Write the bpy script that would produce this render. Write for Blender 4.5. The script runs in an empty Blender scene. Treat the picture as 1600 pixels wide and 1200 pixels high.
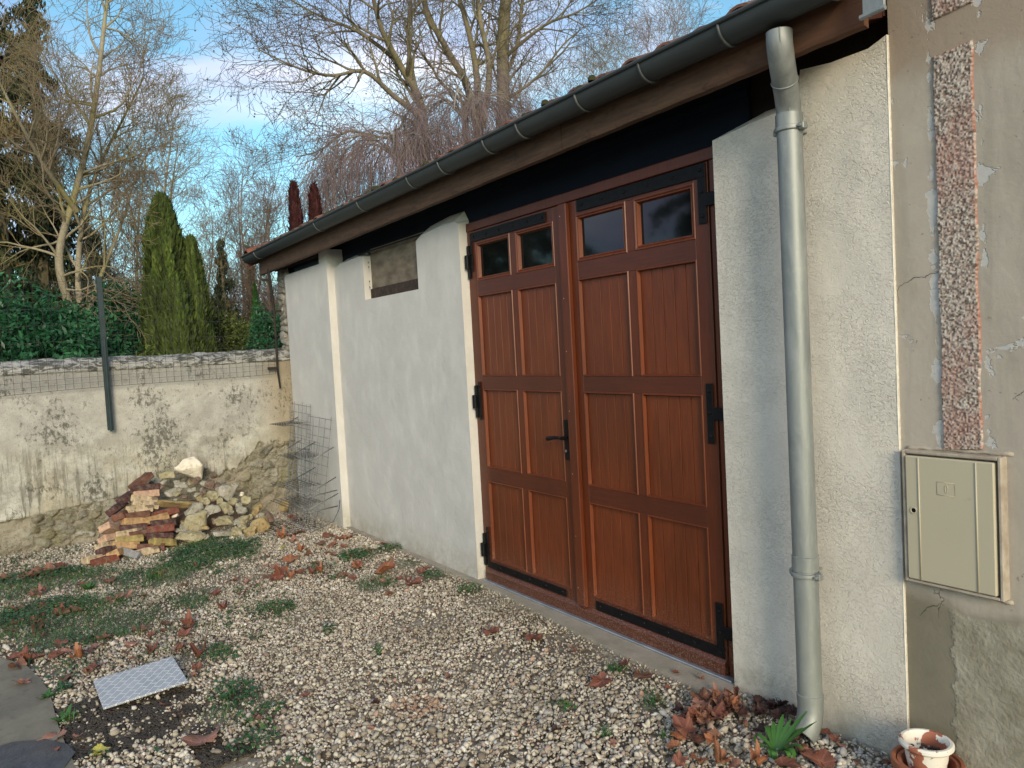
import bpy, math, random
import numpy as np
from mathutils import Vector, Matrix
R = math.radians
scn = bpy.context.scene
C = scn.collection
random.seed(7)
RNG = np.random.default_rng(11)

# ------------------------------------------------------------------ camera
F = 1210.0                                   # focal length in pixels of a 1600 px wide picture
YAW, PITCH, ROLL = 0.59178, 0.047224, -0.053941
H = 1.6
fwd = np.array([-math.cos(YAW)*math.cos(PITCH), math.sin(YAW)*math.cos(PITCH), -math.sin(PITCH)])
r_ = np.cross(fwd, [0, 0, 1]); r_ /= np.linalg.norm(r_); u_ = np.cross(r_, fwd)
rt = r_*math.cos(ROLL)+u_*math.sin(ROLL); up = -r_*math.sin(ROLL)+u_*math.cos(ROLL)
cd = bpy.data.cameras.new('camera'); cam = bpy.data.objects.new('camera', cd); C.objects.link(cam)
cd.sensor_fit = 'HORIZONTAL'; cd.sensor_width = 36; cd.lens = 36*F/1600; cd.clip_end = 2000; cd.clip_start = 0.05
M = Matrix(((rt[0], up[0], -fwd[0], 0), (rt[1], up[1], -fwd[1], 0), (rt[2], up[2], -fwd[2], H), (0, 0, 0, 1)))
cam.matrix_world = M
scn.camera = cam

# ------------------------------------------------------------------ world, sun, exposure
SUN_EL, SUN_AZ = 18.0, 22.0                  # azimuth measured from +X towards -Y
w = bpy.data.worlds.new('World'); scn.world = w; w.use_nodes = True
nt = w.node_tree; nt.nodes.clear()
def wn(t, **k):
    n = nt.nodes.new(t)
    for a, b in k.items(): setattr(n, a, b)
    return n
out = wn('ShaderNodeOutputWorld'); bg = wn('ShaderNodeBackground')
sky = wn('ShaderNodeTexSky', sky_type='NISHITA', sun_disc=False)
sky.sun_elevation = R(SUN_EL); sky.sun_rotation = R(90+SUN_AZ)
sky.air_density = 1.0; sky.dust_density = 0.8; sky.ozone_density = 1.0
tc = wn('ShaderNodeTexCoord')
mp = wn('ShaderNodeMapping'); mp.inputs['Scale'].default_value = (1.0, 1.0, 3.4); mp.inputs['Location'].default_value = (0.35, 0.2, 0.37)
n1 = wn('ShaderNodeTexNoise'); n1.inputs['Scale'].default_value = 2.3; n1.inputs['Detail'].default_value = 7; n1.inputs['Roughness'].default_value = 0.5; n1.inputs['Distortion'].default_value = 0.5
n2 = wn('ShaderNodeTexNoise'); n2.inputs['Scale'].default_value = 1.6; n2.inputs['Detail'].default_value = 5
c1 = wn('ShaderNodeValToRGB'); c1.color_ramp.elements[0].position = 0.40; c1.color_ramp.elements[1].position = 0.60
c2 = wn('ShaderNodeValToRGB'); c2.color_ramp.elements[0].position = 0.42; c2.color_ramp.elements[1].position = 0.58
c2.color_ramp.elements[0].color = (4.0, 4.5, 7.6, 1); c2.color_ramp.elements[1].color = (10.8, 11.2, 11.8, 1)
tint = wn('ShaderNodeMix', data_type='RGBA', blend_type='MULTIPLY'); tint.inputs[0].default_value = 1.0; tint.inputs[7].default_value = (1.25, 1.82, 1.80, 1)
mx = wn('ShaderNodeMix', data_type='RGBA')
L = nt.links.new
L(tc.outputs['Generated'], mp.inputs[0]); L(mp.outputs[0], n1.inputs['Vector']); L(mp.outputs[0], n2.inputs['Vector'])
L(n1.outputs['Fac'], c1.inputs[0]); L(n2.outputs['Fac'], c2.inputs[0])
L(sky.outputs[0], tint.inputs[6]); L(tint.outputs[2], mx.inputs[6]); L(c2.outputs[0], mx.inputs[7]); L(c1.outputs[0], mx.inputs[0])
L(mx.outputs[2], bg.inputs[0]); bg.inputs[1].default_value = 0.104
L(bg.outputs[0], out.inputs[0])
sd = bpy.data.lights.new('sun', 'SUN'); sd.energy = 2.9; sd.angle = R(20); sd.color = (1.0, 0.82, 0.60)
so = bpy.data.objects.new('sun', sd); C.objects.link(so)
sv = Vector((math.cos(R(SUN_EL))*math.cos(R(SUN_AZ)), -math.cos(R(SUN_EL))*math.sin(R(SUN_AZ)), math.sin(R(SUN_EL))))
so.rotation_euler = sv.to_track_quat('Z', 'Y').to_euler()
scn.view_settings.view_transform = 'Standard'; scn.view_settings.look = 'None'
scn.view_settings.exposure = 0.2; scn.view_settings.gamma = 1.0
scn.render.engine = 'CYCLES'
scn.cycles.max_bounces = 6; scn.cycles.diffuse_bounces = 3; scn.cycles.glossy_bounces = 2

# ------------------------------------------------------------------ pixel -> place on a real plane
def ray(px, py): return rt*(px-800)/F - up*(py-600)/F + fwd
def on_y(px, py, y): d = ray(px, py); v = d*y/d[1]; return Vector((v[0], v[1], v[2]+H))
def on_x(px, py, x): d = ray(px, py); v = d*x/d[0]; return Vector((v[0], v[1], v[2]+H))
def on_g(px, py, z=0.0): d = ray(px, py); v = d*(z-H)/d[2]; return Vector((v[0], v[1], z))
def at_d(px, py, dist): d = ray(px, py); v = d*dist/math.hypot(d[0], d[1]); return Vector((v[0], v[1], v[2]+H))
def on_slope(px, py, x0=-7.25, x1=-8.05, h=0.66):
    # heap surface: height runs from 0 at x0 to h at x1
    d = ray(px, py); k = h/(x1-x0)           # z = k*(x-x0)
    t = (-k*x0-H)/(d[2]-k*d[0]); v = d*t
    return Vector((v[0], v[1], v[2]+H))

# ------------------------------------------------------------------ numpy noise
def _h(i, j, k, s):
    n = (i*374761393+j*668265263+k*2147483647+s*974711) & 0xffffffff
    n = ((n ^ (n >> 13))*1274126177) & 0xffffffff
    n = n ^ (n >> 16)
    return (n & 0xffff)/65535.0
def vnoise(P, s=0):
    P = np.asarray(P, float); I = np.floor(P).astype(np.int64); f = P-I; f = f*f*(3-2*f)
    i, j, k = I[..., 0], I[..., 1], I[..., 2]; x, y, z = f[..., 0], f[..., 1], f[..., 2]
    def g(a, b, c): return _h(i+a, j+b, k+c, s)
    return ((g(0,0,0)*(1-x)+g(1,0,0)*x)*(1-y)+(g(0,1,0)*(1-x)+g(1,1,0)*x)*y)*(1-z) + \
           ((g(0,0,1)*(1-x)+g(1,0,1)*x)*(1-y)+(g(0,1,1)*(1-x)+g(1,1,1)*x)*y)*z
def fbm(P, o=4, s=0):
    P = np.asarray(P, float); a = 0; w_ = 1; t = 0
    for q in range(o): a = a+w_*vnoise(P*2**q, s+q); t += w_; w_ *= .5
    return a/t

# ------------------------------------------------------------------ mesh helpers
class MB:
    def __init__(s): s.v = []; s.f = []
    def add(s, vs, fs):
        o = len(s.v); s.v += [tuple(v) for v in vs]; s.f += [tuple(i+o for i in f) for f in fs]; return s
    def box(s, a, b, m=None):
        x0, y0, z0 = a; x1, y1, z1 = b
        vs = [(x0,y0,z0),(x1,y0,z0),(x1,y1,z0),(x0,y1,z0),(x0,y0,z1),(x1,y0,z1),(x1,y1,z1),(x0,y1,z1)]
        if m is not None: vs = [m @ Vector(v) for v in vs]
        return s.add(vs, [(0,3,2,1),(4,5,6,7),(0,1,5,4),(1,2,6,5),(2,3,7,6),(3,0,4,7)])
    def bbox(s, a, b, c=.003, m=None):
        """box with chamfered edges"""
        x0,y0,z0 = a; x1,y1,z1 = b; c = min(c, (x1-x0)/2.1, (y1-y0)/2.1, (z1-z0)/2.1)
        vs = []; idx = {}
        for ix in (0,1):
            for iy in (0,1):
                for iz in (0,1):
                    X, Y, Z = (x0,x1)[ix], (y0,y1)[iy], (z0,z1)[iz]; sx, sy, sz = (c,-c)[ix], (c,-c)[iy], (c,-c)[iz]
                    for ax, p in enumerate(((X, Y+sy, Z+sz), (X+sx, Y, Z+sz), (X+sx, Y+sy, Z))):
                        idx[(ix,iy,iz,ax)] = len(vs); vs.append(p)
        fs = []
        for ax in range(3):
            o = [i for i in range(3) if i != ax]
            for d in (0,1):
                q = []
                for (p, r) in ((0,0),(1,0),(1,1),(0,1)):
                    k = [0,0,0]; k[ax] = d; k[o[0]] = p; k[o[1]] = r; q.append(idx[(*k, ax)])
                fs.append(q)
            for p in (0,1):
                for r in (0,1):
                    k0 = [0,0,0]; k1 = [0,0,0]; k0[o[0]] = k1[o[0]] = p; k0[o[1]] = k1[o[1]] = r; k1[ax] = 1
                    fs.append([idx[(*k0,o[0])], idx[(*k0,o[1])], idx[(*k1,o[1])], idx[(*k1,o[0])]])
        for ix in (0,1):
            for iy in (0,1):
                for iz in (0,1): fs.append([idx[(ix,iy,iz,a)] for a in range(3)])
        cc = Vector(((x0+x1)/2,(y0+y1)/2,(z0+z1)/2)); ff = []
        for f in fs:
            P = [Vector(vs[i]) for i in f]; n = (P[1]-P[0]).cross(P[2]-P[0]); ctr = sum(P, Vector())/len(P)
            ff.append(f if n.dot(ctr-cc) > 0 else f[::-1])
        if m is not None: vs = [m @ Vector(v) for v in vs]
        return s.add(vs, ff)
    def tube(s, pts, r, n=8, cap=True):
        pts = [Vector(p) for p in pts]; k = len(pts)
        rr = r if hasattr(r, '__len__') else [r]*k
        ref = None; rings = []
        for i, p in enumerate(pts):
            d = (pts[min(i+1,k-1)]-pts[max(i-1,0)]).normalized()
            if ref is None:
                ref = Vector((0,0,1)) if abs(d.z) < .9 else Vector((1,0,0))
            a = (ref-d*ref.dot(d)).normalized(); ref = a; b = d.cross(a)
            rings.append([p+(a*math.cos(2*math.pi*j/n)+b*math.sin(2*math.pi*j/n))*rr[i] for j in range(n)])
        vs = [v for g in rings for v in g]; fs = []
        for i in range(k-1):
            for j in range(n):
                a = i*n+j; b = i*n+(j+1) % n; fs.append((a, b, b+n, a+n))
        if cap: fs += [tuple(range(n))[::-1], tuple(range((k-1)*n, k*n))]
        return s.add(vs, fs)
    def lathe(s, prof, c, n=32, m=None):
        vs = []; fs = []; k = len(prof)
        for r, z in prof:
            for j in range(n):
                a = 2*math.pi*j/n; v = Vector((r*math.cos(a), r*math.sin(a), z))
                if m is not None: v = m @ v
                vs.append(v+Vector(c))
        for i in range(k-1):
            for j in range(n): a = i*n+j; b = i*n+(j+1) % n; fs.append((a, b, b+n, a+n))
        return s.add(vs, fs)
    def prism(s, poly, y0, y1, back_dz=None):
        """poly in (x,z) counter-clockwise seen from -y, extruded y0 -> y1"""
        n = len(poly); bz = back_dz or [0]*n
        vs = [(x, y0, z) for x, z in poly]+[(x, y1, z+bz[i]) for i, (x, z) in enumerate(poly)]
        fs = [tuple(range(n)), tuple(range(2*n-1, n-1, -1))]+[((i+1) % n, i, i+n, (i+1) % n+n) for i in range(n)]
        return s.add(vs, fs)
def mesh_np(name, V, Fc, attr=None):
    """V (n,3); Fc (m,k) equal sided faces"""
    me = bpy.data.meshes.new(name); V = np.asarray(V, np.float32); Fc = np.asarray(Fc, np.int32)
    me.vertices.add(len(V)); me.vertices.foreach_set('co', V.ravel())
    m, k = Fc.shape; me.loops.add(m*k); me.loops.foreach_set('vertex_index', Fc.ravel())
    me.polygons.add(m); me.polygons.foreach_set('loop_start', np.arange(0, m*k, k, dtype=np.int32))
    me.polygons.foreach_set('loop_total', np.full(m, k, np.int32))
    me.update(calc_edges=True)
    if attr is not None:
        for nm, a in attr.items():
            at = me.attributes.new(nm, 'FLOAT', 'POINT'); at.data.foreach_set('value', np.asarray(a, np.float32))
    return me
def link(name, me, mat, parent=None, smooth=False):
    o = bpy.data.objects.new(name, me); C.objects.link(o)
    if mat is not None: me.materials.append(mat)
    if smooth: me.polygons.foreach_set('use_smooth', [True]*len(me.polygons))
    if parent is not None: o.parent = parent
    return o
def obj(name, mb, mat, parent=None, smooth=False):
    me = bpy.data.meshes.new(name); me.from_pydata(mb.v, [], mb.f); me.update()
    o = link(name, me, mat, parent, smooth)
    if smooth == 'auto':
        me.polygons.foreach_set('use_smooth', [True]*len(me.polygons))
        me.set_sharp_from_angle(angle=R(35))
    return o
def tag(o, label=None, cat=None, group=None, kind=None):
    for k, v in (('label', label), ('category', cat), ('group', group), ('kind', kind)):
        if v: o[k] = v
    return o
def thing(name, label, cat, loc=(0,0,0), group=None):
    o = bpy.data.objects.new(name, None); C.objects.link(o); o.location = loc; o.empty_display_size = .2
    return tag(o, label, cat, group)
def keep(o, parent):
    """parent without moving: the child was modelled in world space"""
    o.parent = parent; o.matrix_parent_inverse = Matrix.Translation(parent.location).inverted(); return o

# ------------------------------------------------------------------ materials
class NT:
    def __init__(s, name):
        s.m = bpy.data.materials.new(name); s.m.use_nodes = True; s.t = s.m.node_tree
        s.b = s.t.nodes['Principled BSDF']; s.b.inputs['Roughness'].default_value = .85
        s.b.inputs['Specular IOR Level'].default_value = .3
        s.co = s.n('ShaderNodeTexCoord').outputs['Object']
    def n(s, t, **k):
        n = s.t.nodes.new(t)
        for a, b in k.items(): setattr(n, a, b)
        return n
    def l(s, a, b): s.t.links.new(a, b)
    def val(s, sock, v):
        if isinstance(v, bpy.types.NodeSocket): s.l(v, sock)
        else:
            if hasattr(v, '__len__') and len(v) == 3 and sock.type == 'RGBA': v = (*v, 1)
            sock.default_value = v
    def map(s, sc=(1,1,1), loc=(0,0,0), rot=(0,0,0), src=None):
        m = s.n('ShaderNodeMapping'); m.inputs['Scale'].default_value = sc; m.inputs['Location'].default_value = loc; m.inputs['Rotation'].default_value = rot
        s.l(src or s.co, m.inputs[0]); return m.outputs[0]
    def noise(s, sc, det=4, rough=.55, dist=0, src=None, sc3=None, loc=(0,0,0)):
        n = s.n('ShaderNodeTexNoise'); n.inputs['Scale'].default_value = sc; n.inputs['Detail'].default_value = det
        n.inputs['Roughness'].default_value = rough; n.inputs['Distortion'].default_value = dist
        s.l(s.map(sc3 or (1,1,1), loc, src=src), n.inputs['Vector']); return n.outputs['Fac']
    def vor(s, sc, feat='F1', src=None, sc3=None, out='Distance', rnd=1.0):
        n = s.n('ShaderNodeTexVoronoi', feature=feat); n.inputs['Scale'].default_value = sc; n.inputs['Randomness'].default_value = rnd
        s.l(s.map(sc3 or (1,1,1), src=src), n.inputs['Vector']); return n.outputs[out]
    def ramp(s, f, stops, interp='LINEAR'):
        n = s.n('ShaderNodeValToRGB'); e = n.color_ramp.elements; n.color_ramp.interpolation = interp
        while len(e) < len(stops): e.new(.5)
        for i, (p, c) in enumerate(stops):
            e[i].position = p; e[i].color = (c, c, c, 1) if not hasattr(c, '__len__') else (*c, 1)
        s.l(f, n.inputs[0]); return n.outputs[0]
    def mix(s, f, a, b, mode='MIX'):
        n = s.n('ShaderNodeMix', data_type='RGBA', blend_type=mode); s.val(n.inputs[0], f); s.val(n.inputs[6], a); s.val(n.inputs[7], b); return n.outputs[2]
    def mth(s, op, a, b=0, c=None):
        n = s.n('ShaderNodeMath', operation=op); s.val(n.inputs[0], a); s.val(n.inputs[1], b)
        if c is not None: s.val(n.inputs[2], c)
        return n.outputs[0]
    def xyz(s):
        n = s.n('ShaderNodeSeparateXYZ'); s.l(s.co, n.inputs[0]); return n.outputs
    def attr(s, nm):
        n = s.n('ShaderNodeAttribute', attribute_name=nm); return n.outputs['Fac']
    def bump(s, h, st=.5, dist=.01):
        n = s.n('ShaderNodeBump'); n.inputs['Strength'].default_value = st; n.inputs['Distance'].default_value = dist
        s.l(h, n.inputs['Height'])
        if s.b.inputs['Normal'].is_linked: s.l(s.b.inputs['Normal'].links[0].from_socket, n.inputs['Normal'])
        s.l(n.outputs[0], s.b.inputs['Normal'])
    def done(s, col=None, rough=None, metal=None, spec=None):
        if col is not None: s.val(s.b.inputs['Base Color'], col)
        if rough is not None: s.val(s.b.inputs['Roughness'], rough)
        if metal is not None: s.val(s.b.inputs['Metallic'], metal)
        if spec is not None: s.val(s.b.inputs['Specular IOR Level'], spec)
        return s.m
def simple(name, a, b=None, sc=8, rough=.8, metal=0, bump=0, bsc=60, spec=.3, sc3=None, rvar=0):
    t = NT(name); b = b or tuple(x*.75 for x in a)
    f = t.noise(sc, 5, sc3=sc3); c = t.mix(t.ramp(f, [(.35, 0), (.65, 1)]), a, b)
    if bump: t.bump(t.noise(bsc, 5, .6, sc3=sc3), bump, .01)
    r = rough if not rvar else t.mth('MULTIPLY_ADD', t.noise(sc*2, 4), rvar, rough-rvar/2)
    return t.done(c, r, metal, spec)

def m_render(name, rough_amt, col=(.58,.545,.485)):
    t = NT(name)
    big = t.noise(1.1, 5, .6); mid = t.noise(6, 5, .6, sc3=(1,1,.6))
    c = t.mix(t.ramp(big, [(.3,0),(.7,1)]), col, tuple(x*.88 for x in col))
    c = t.mix(t.mth('MULTIPLY', t.ramp(mid, [(.47,0),(.70,1)]), .5), c, tuple(min(1,x*1.15) for x in col))
    c = t.mix(t.mth('MULTIPLY', t.ramp(t.noise(2.3,6,.68,.4,sc3=(1.3,1,.5),loc=(8,2,5)), [(.50,0),(.66,1)]), .2), c, tuple(x*.74 for x in col))
    z = t.xyz()[2]
    dirt = t.mth('MULTIPLY', t.ramp(z, [(.0,1),(.26,0)]), t.ramp(t.noise(7,6,.75), [(.35,.1),(.65,.85)]))
    c = t.mix(dirt, c, (.30,.27,.20))
    v = t.noise(62, 3, .55, 1.0, sc3=(1,1,1.5)); f = t.noise(190, 3, .6)
    fl = t.ramp(t.noise(3.0, 3), [(.35,.25),(.62,1)])
    ridges = t.ramp(v, [(.36,0),(.5,1),(.62,.75)])
    hgt = t.mth('ADD', t.mth('MULTIPLY', t.mth('MULTIPLY', ridges, fl), 1.0), t.mth('MULTIPLY', f, .28))
    t.bump(t.noise(4, 3), .35, .03); t.bump(hgt, rough_amt, .0052)
    return t.done(c, .93, 0, .15)
M_render_r = m_render('trowelled_render', .7, (.68,.635,.56))
M_render_s = m_render('smooth_render', .34, (.58,.565,.54))

def m_wood(name, a, b, groove=False, rough=.32, axis='z', dirt=False):
    t = NT(name)
    s3 = (14,14,.9) if axis == 'z' else (.9,14,14)
    g = t.noise(5, 6, .6, .8, sc3=s3); fine = t.noise(26, 3, .6, sc3=s3)
    c = t.mix(t.ramp(g, [(.3,0),(.7,1)]), a, b); c = t.mix(t.mth('MULTIPLY', t.ramp(fine,[(.5,0),(.8,1)]), .5), c, tuple(x*.5 for x in a))
    c = t.mix(t.mth('MULTIPLY', t.ramp(t.noise(1.6,5,.65,.3,sc3=(1.4,1,.6),loc=(3,7,1)), [(.46,0),(.62,1)]), .28), c, tuple(x*.45 for x in b))
    if dirt:
        z = t.xyz()[2]
        d = t.mth('MULTIPLY', t.ramp(z, [(.0,1),(.34,0)]), t.ramp(t.noise(160,3,.7), [(.5,0),(.68,.8)]))
        c = t.mix(d, c, (.30,.22,.17))
    t.bump(fine, .12, .002)
    return t.done(c, t.mth('MULTIPLY_ADD', fine, .25, rough-.05), 0, .45)
M_wood = m_wood('stained_wood', (.130,.028,.008), (.082,.017,.005), dirt=True)
M_wood_h = m_wood('stained_wood_rail', (.104,.023,.008), (.066,.015,.006), axis='x', dirt=True)
M_woodp = m_wood('stained_wood_panel', (.175,.040,.010), (.098,.021,.006), dirt=True)
M_black = simple('black_iron', (.0035,.0035,.005), (.007,.007,.008), 30, .5, 0, .15, 90, .18)
M_bolt = simple('bolt_iron', (.03,.03,.032), None, 30, .35, .6)
M_navy = simple('navy_board', (.006,.011,.022), (.004,.008,.016), 3, .7, 0, .1, 30, .15)
M_slate = simple('slate_blue_metal', (.05,.085,.12), (.04,.07,.10), 6, .45)
M_glass = simple('window_glass', (.003,.004,.004), (.006,.008,.008), 3, .05, 0, 0, 10, .55)
M_chrome = simple('bare_steel', (.5,.5,.5), None, 10, .3, 1)

t = NT('zinc_gutter'); f = t.noise(9, 5, .6, sc3=(.4,2,2)); t.bump(t.noise(30, 3), .06, .004)
M_zinc_r = simple('gutter_joint_metal', (.075,.085,.088), (.13,.14,.14), 20, .5, .4)
M_zinc_d = t.done(t.mix(f, (.034,.042,.046), (.066,.078,.081)), t.mth('MULTIPLY_ADD', f, .25, .42), .3, .4)
t = NT('zinc_pipe'); f = t.noise(7, 6, .65, .4, sc3=(2.5,2.5,.5)); sp = t.ramp(t.noise(34, 4, .6), [(.58,0),(.66,1)])
z = t.xyz()[2]; low = t.ramp(z, [(.25,1),(.9,0)])
c = t.mix(t.ramp(f,[(.35,0),(.65,1)]), (.20,.22,.22), (.30,.32,.315)); c = t.mix(t.mth('MULTIPLY', low, .45), c, (.27,.29,.26)); c = t.mix(t.mth('MULTIPLY', sp, .10), c, (.45,.46,.44))
t.bump(t.noise(60,3), .05, .002)
M_zinc = t.done(c, t.mth('MULTIPLY_ADD', f, .3, .40), .45, .4)
t = NT('rough_fascia'); g = t.noise(3, 6, .65, .6, sc3=(1.4,12,12)); k = t.ramp(t.noise(9,4,.6,1.2,sc3=(1.5,3,3)), [(.55,0),(.72,1)])
x = t.xyz()[0]; warm = t.ramp(t.mth('MULTIPLY_ADD', x, .25, 1.0), [(.42,0),(.62,1)])
c = t.mix(t.ramp(g,[(.3,0),(.7,1)]), (.115,.068,.042), (.055,.032,.022)); c = t.mix(t.mth('MULTIPLY',k,.8), c, (.035,.022,.018)); c = t.mix(t.mth('MULTIPLY',warm,.6), c, (.13,.048,.022))
t.bump(g, .5, .008)
M_fascia = t.done(c, .75)
M_soffit = simple('dark_red_soffit', (.060,.016,.010), (.035,.012,.008), 5, .7, 0, .2, 40, sc3=(.5,5,5))
M_darkbeam = simple('dark_beam', (.018,.010,.007), (.010,.007,.005), 5, .85, 0, .4, 40)
M_tile = simple('clay_roof_tile', (.20,.085,.05), (.09,.05,.035), 14, .85, 0, .4, 60)
M_tile_red = simple('clay_verge_tile', (.22,.075,.04), (.11,.045,.028), 12, .8, 0, .3, 60)
M_board = simple('weathered_board', (.24,.20,.15), (.13,.105,.08), 7, .85, 0, .3, 60, sc3=(1,1,2.5))
M_board_d = simple('dark_old_board', (.065,.045,.035), (.03,.022,.02), 20, .9, 0, .3, 60)
M_sill = simple('concrete_sill', (.36,.32,.27), (.26,.24,.19), 6, .9, 0, .35, 90)
M_alu = simple('threshold_strip', (.42,.47,.52), (.30,.34,.38), 9, .35, .7)

# house wall
t = NT('old_cement_wall'); X, Y, Z = t.xyz()
b1 = t.noise(1.7, 6, .6); b2 = t.noise(9, 6, .65); b3 = t.noise(3.3, 5, .6, .6, loc=(3,1,7))
c = t.mix(t.ramp(b1,[(.3,0),(.7,1)]), (.435,.39,.335), (.335,.295,.25))
c = t.mix(t.mth('MULTIPLY', t.ramp(b2,[(.45,0),(.75,1)]), .35), c, (.47,.43,.35))
stk = t.ramp(t.noise(2.5,5,.65,.5,sc3=(3.5,1,.5),loc=(3,3,3)), [(.45,0),(.65,1)]); c = t.mix(t.mth('MULTIPLY', stk, .45), c, (.245,.225,.18))
upz = t.ramp(t.mth('MULTIPLY_ADD', t.mth('SUBTRACT', b3, .5), .35, t.mth('MULTIPLY_ADD', Z, 1, -2.0)), [(.40,0),(.50,1)])
c = t.mix(t.mth('MULTIPLY', upz, .8), c, (.30,.235,.18))
# chalky peeled patches beside the roughcast strip and scattered to its right
near = t.mth('ABSOLUTE', t.mth('ADD', X, 1.394)); near = t.ramp(near, [(.0,1),(.035,.0)])
near2 = t.ramp(t.mth('ABSOLUTE', t.mth('ADD', X, 1.232)), [(.0,1),(.03,0)])
right = t.ramp(t.mth('ADD', X, 1.25), [(.0,0),(.05,1)])
pn = t.noise(7, 5, .62, .3, loc=(1,5,2))
pm = t.ramp(t.mth('ADD', pn, t.mth('MULTIPLY', near, .20)), [(.655,0),(.667,1)])
pm2 = t.ramp(t.mth('ADD', pn, t.mth('ADD', t.mth('MULTIPLY', near2, .10), t.mth('MULTIPLY', right, .03))), [(.655,0),(.667,1)])
above = t.ramp(Z, [(1.0/3,0),(1.25/3,1)])
t2 = t.mth('MULTIPLY', t.mth('MAXIMUM', pm, pm2), t.ramp(t.mth('MULTIPLY',Z,.333), [(.37,0),(.39,1)]))
c = t.mix(t.mth('MULTIPLY', t2, .85), c, (.47,.47,.46))
# damp olive zone below the box, lighter rough patch to its right
dz = t.mth('MULTIPLY_ADD', t.mth('SUBTRACT', b3, .5), .12, Z)
low = t.ramp(dz, [(.60,1),(.66,0)])
c = t.mix(t.mth('MULTIPLY', low, .92), c, t.mix(b2, (.22,.20,.145), (.135,.122,.088)))
dx = t.mth('MULTIPLY_ADD', t.mth('SUBTRACT', t.noise(14,5,.7), .5), .10, X)
rp = t.mth('MULTIPLY', t.ramp(t.mth('ADD', dx, 1.375), [(.0,0),(.012,1)]), t.ramp(dz, [(.60,1),(.62,0)]))
c = t.mix(t.mth('MULTIPLY', rp, .9), c, t.mix(t.ramp(b2,[(.35,0),(.65,1)]), (.36,.34,.275), (.235,.215,.16)))
# cracks
wv = t.n('ShaderNodeVectorMath', operation='ADD'); t.l(t.co, wv.inputs[0])
nn = t.n('ShaderNodeTexNoise'); nn.inputs['Scale'].default_value = 5; nn.inputs['Detail'].default_value = 5; t.l(t.co, nn.inputs['Vector'])
sc_ = t.n('ShaderNodeVectorMath', operation='SCALE'); sc_.inputs['Scale'].default_value = .22; t.l(nn.outputs['Color'], sc_.inputs[0]); t.l(sc_.outputs[0], wv.inputs[1])
vv = t.vor(2.3, 'DISTANCE_TO_EDGE', src=wv.outputs[0])
crack = t.mth('MULTIPLY', t.ramp(vv, [(.0,1),(.0035,0)]), t.ramp(t.noise(2.1,3,loc=(9,0,0)), [(.56,0),(.60,.7)]))
c = t.mix(t.mth('MULTIPLY', crack, .8), c, (.06,.05,.04))
pits = t.ramp(t.noise(45,3,.5,loc=(4,4,4)), [(.70,0),(.74,1)]); c = t.mix(t.mth('MULTIPLY',pits,.6), c, (.16,.14,.11))
hg = t.mth('ADD', t.mth('MULTIPLY', t.noise(55,4,.65), t.mth('MULTIPLY_ADD', rp, 1.2, .3)), t.mth('MULTIPLY', t2, -.5))
t.bump(b2, .25, .01); t.bump(t.mth('SUBTRACT', hg, t.mth('MULTIPLY', crack, 1.5)), .8, .005)
M_house = t.done(c, .93, 0, .15)
t = NT('roughcast_strip'); a = t.attr('hgt'); X, Y, Z = t.xyz()
st = t.ramp(t.noise(5,5,.65,loc=(2,2,2)), [(.46,0),(.60,1)])
c = t.ramp(a, [(.05,(.13,.10,.085)),(.45,(.34,.29,.25)),(.9,(.54,.50,.45))])
c = t.mix(t.mth('MULTIPLY', st, .38), c, (.34,.15,.12))
c = t.mix(t.mth('MULTIPLY', t.ramp(t.noise(90,2), [(.57,0),(.63,1)]), .25), c, (.42,.18,.14))
ed = t.attr('edge'); c = t.mix(t.mth('MULTIPLY', ed, .8), c, (.36,.10,.06))
M_rough = t.done(c, .95, 0, .1)
t = NT('meter_box_plastic'); f = t.noise(3,4); sm = t.ramp(t.noise(14,5,.7,loc=(1,1,1)), [(.62,0),(.7,1)])
c = t.mix(f, (.46,.42,.31), (.41,.37,.27)); c = t.mix(t.mth('MULTIPLY', sm, .3), c, (.22,.19,.13))
M_box = t.done(c, .42, 0, .4)
M_boxdirt = simple('box_surround', (.42,.37,.30), (.30,.25,.20), 20, .9, 0, .3, 90)

# garden wall
t = NT('weathered_wall_render'); X, Y, Z = t.xyz()
b1 = t.noise(1.3, 6, .62); b2 = t.noise(7, 6, .7); b3 = t.noise(2.4, 5, .6, .5, loc=(5,2,1))
c = t.mix(t.ramp(b1,[(.35,0),(.62,1)]), (.41,.40,.35), (.27,.262,.235))
c = t.mix(t.ramp(b2,[(.42,0),(.66,.75)]), c, (.56,.555,.51))
c = t.mix(t.mth('MULTIPLY', t.ramp(Z, [(.95,0),(1.0,1)]), 0), c, c)
top = t.ramp(t.mth('MULTIPLY_ADD', t.mth('SUBTRACT',b3,.5), .7, Z), [(1.05,0),(1.4,1)] if False else [(.85,0),(1.0,.75)])
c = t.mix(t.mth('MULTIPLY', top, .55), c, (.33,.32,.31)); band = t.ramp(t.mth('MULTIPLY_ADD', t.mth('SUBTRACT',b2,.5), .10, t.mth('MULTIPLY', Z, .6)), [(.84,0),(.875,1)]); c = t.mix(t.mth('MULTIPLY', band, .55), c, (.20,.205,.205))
yel = t.mth('MULTIPLY', t.ramp(b3,[(.42,0),(.62,1)]), t.ramp(t.mth('MULTIPLY',Z,.6), [(.2,1),(.62,0)]))
c = t.mix(t.mth('MULTIPLY', yel, .42), c, (.38,.31,.17))
corner = t.ramp(t.mth('MULTIPLY_ADD', t.mth('SUBTRACT',b2,.5), .35, t.mth('SUBTRACT', Y, 1.75)), [(.50,0),(.78,1)])
c = t.mix(t.mth('MULTIPLY', corner, .55), c, (.27,.20,.10))
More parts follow.
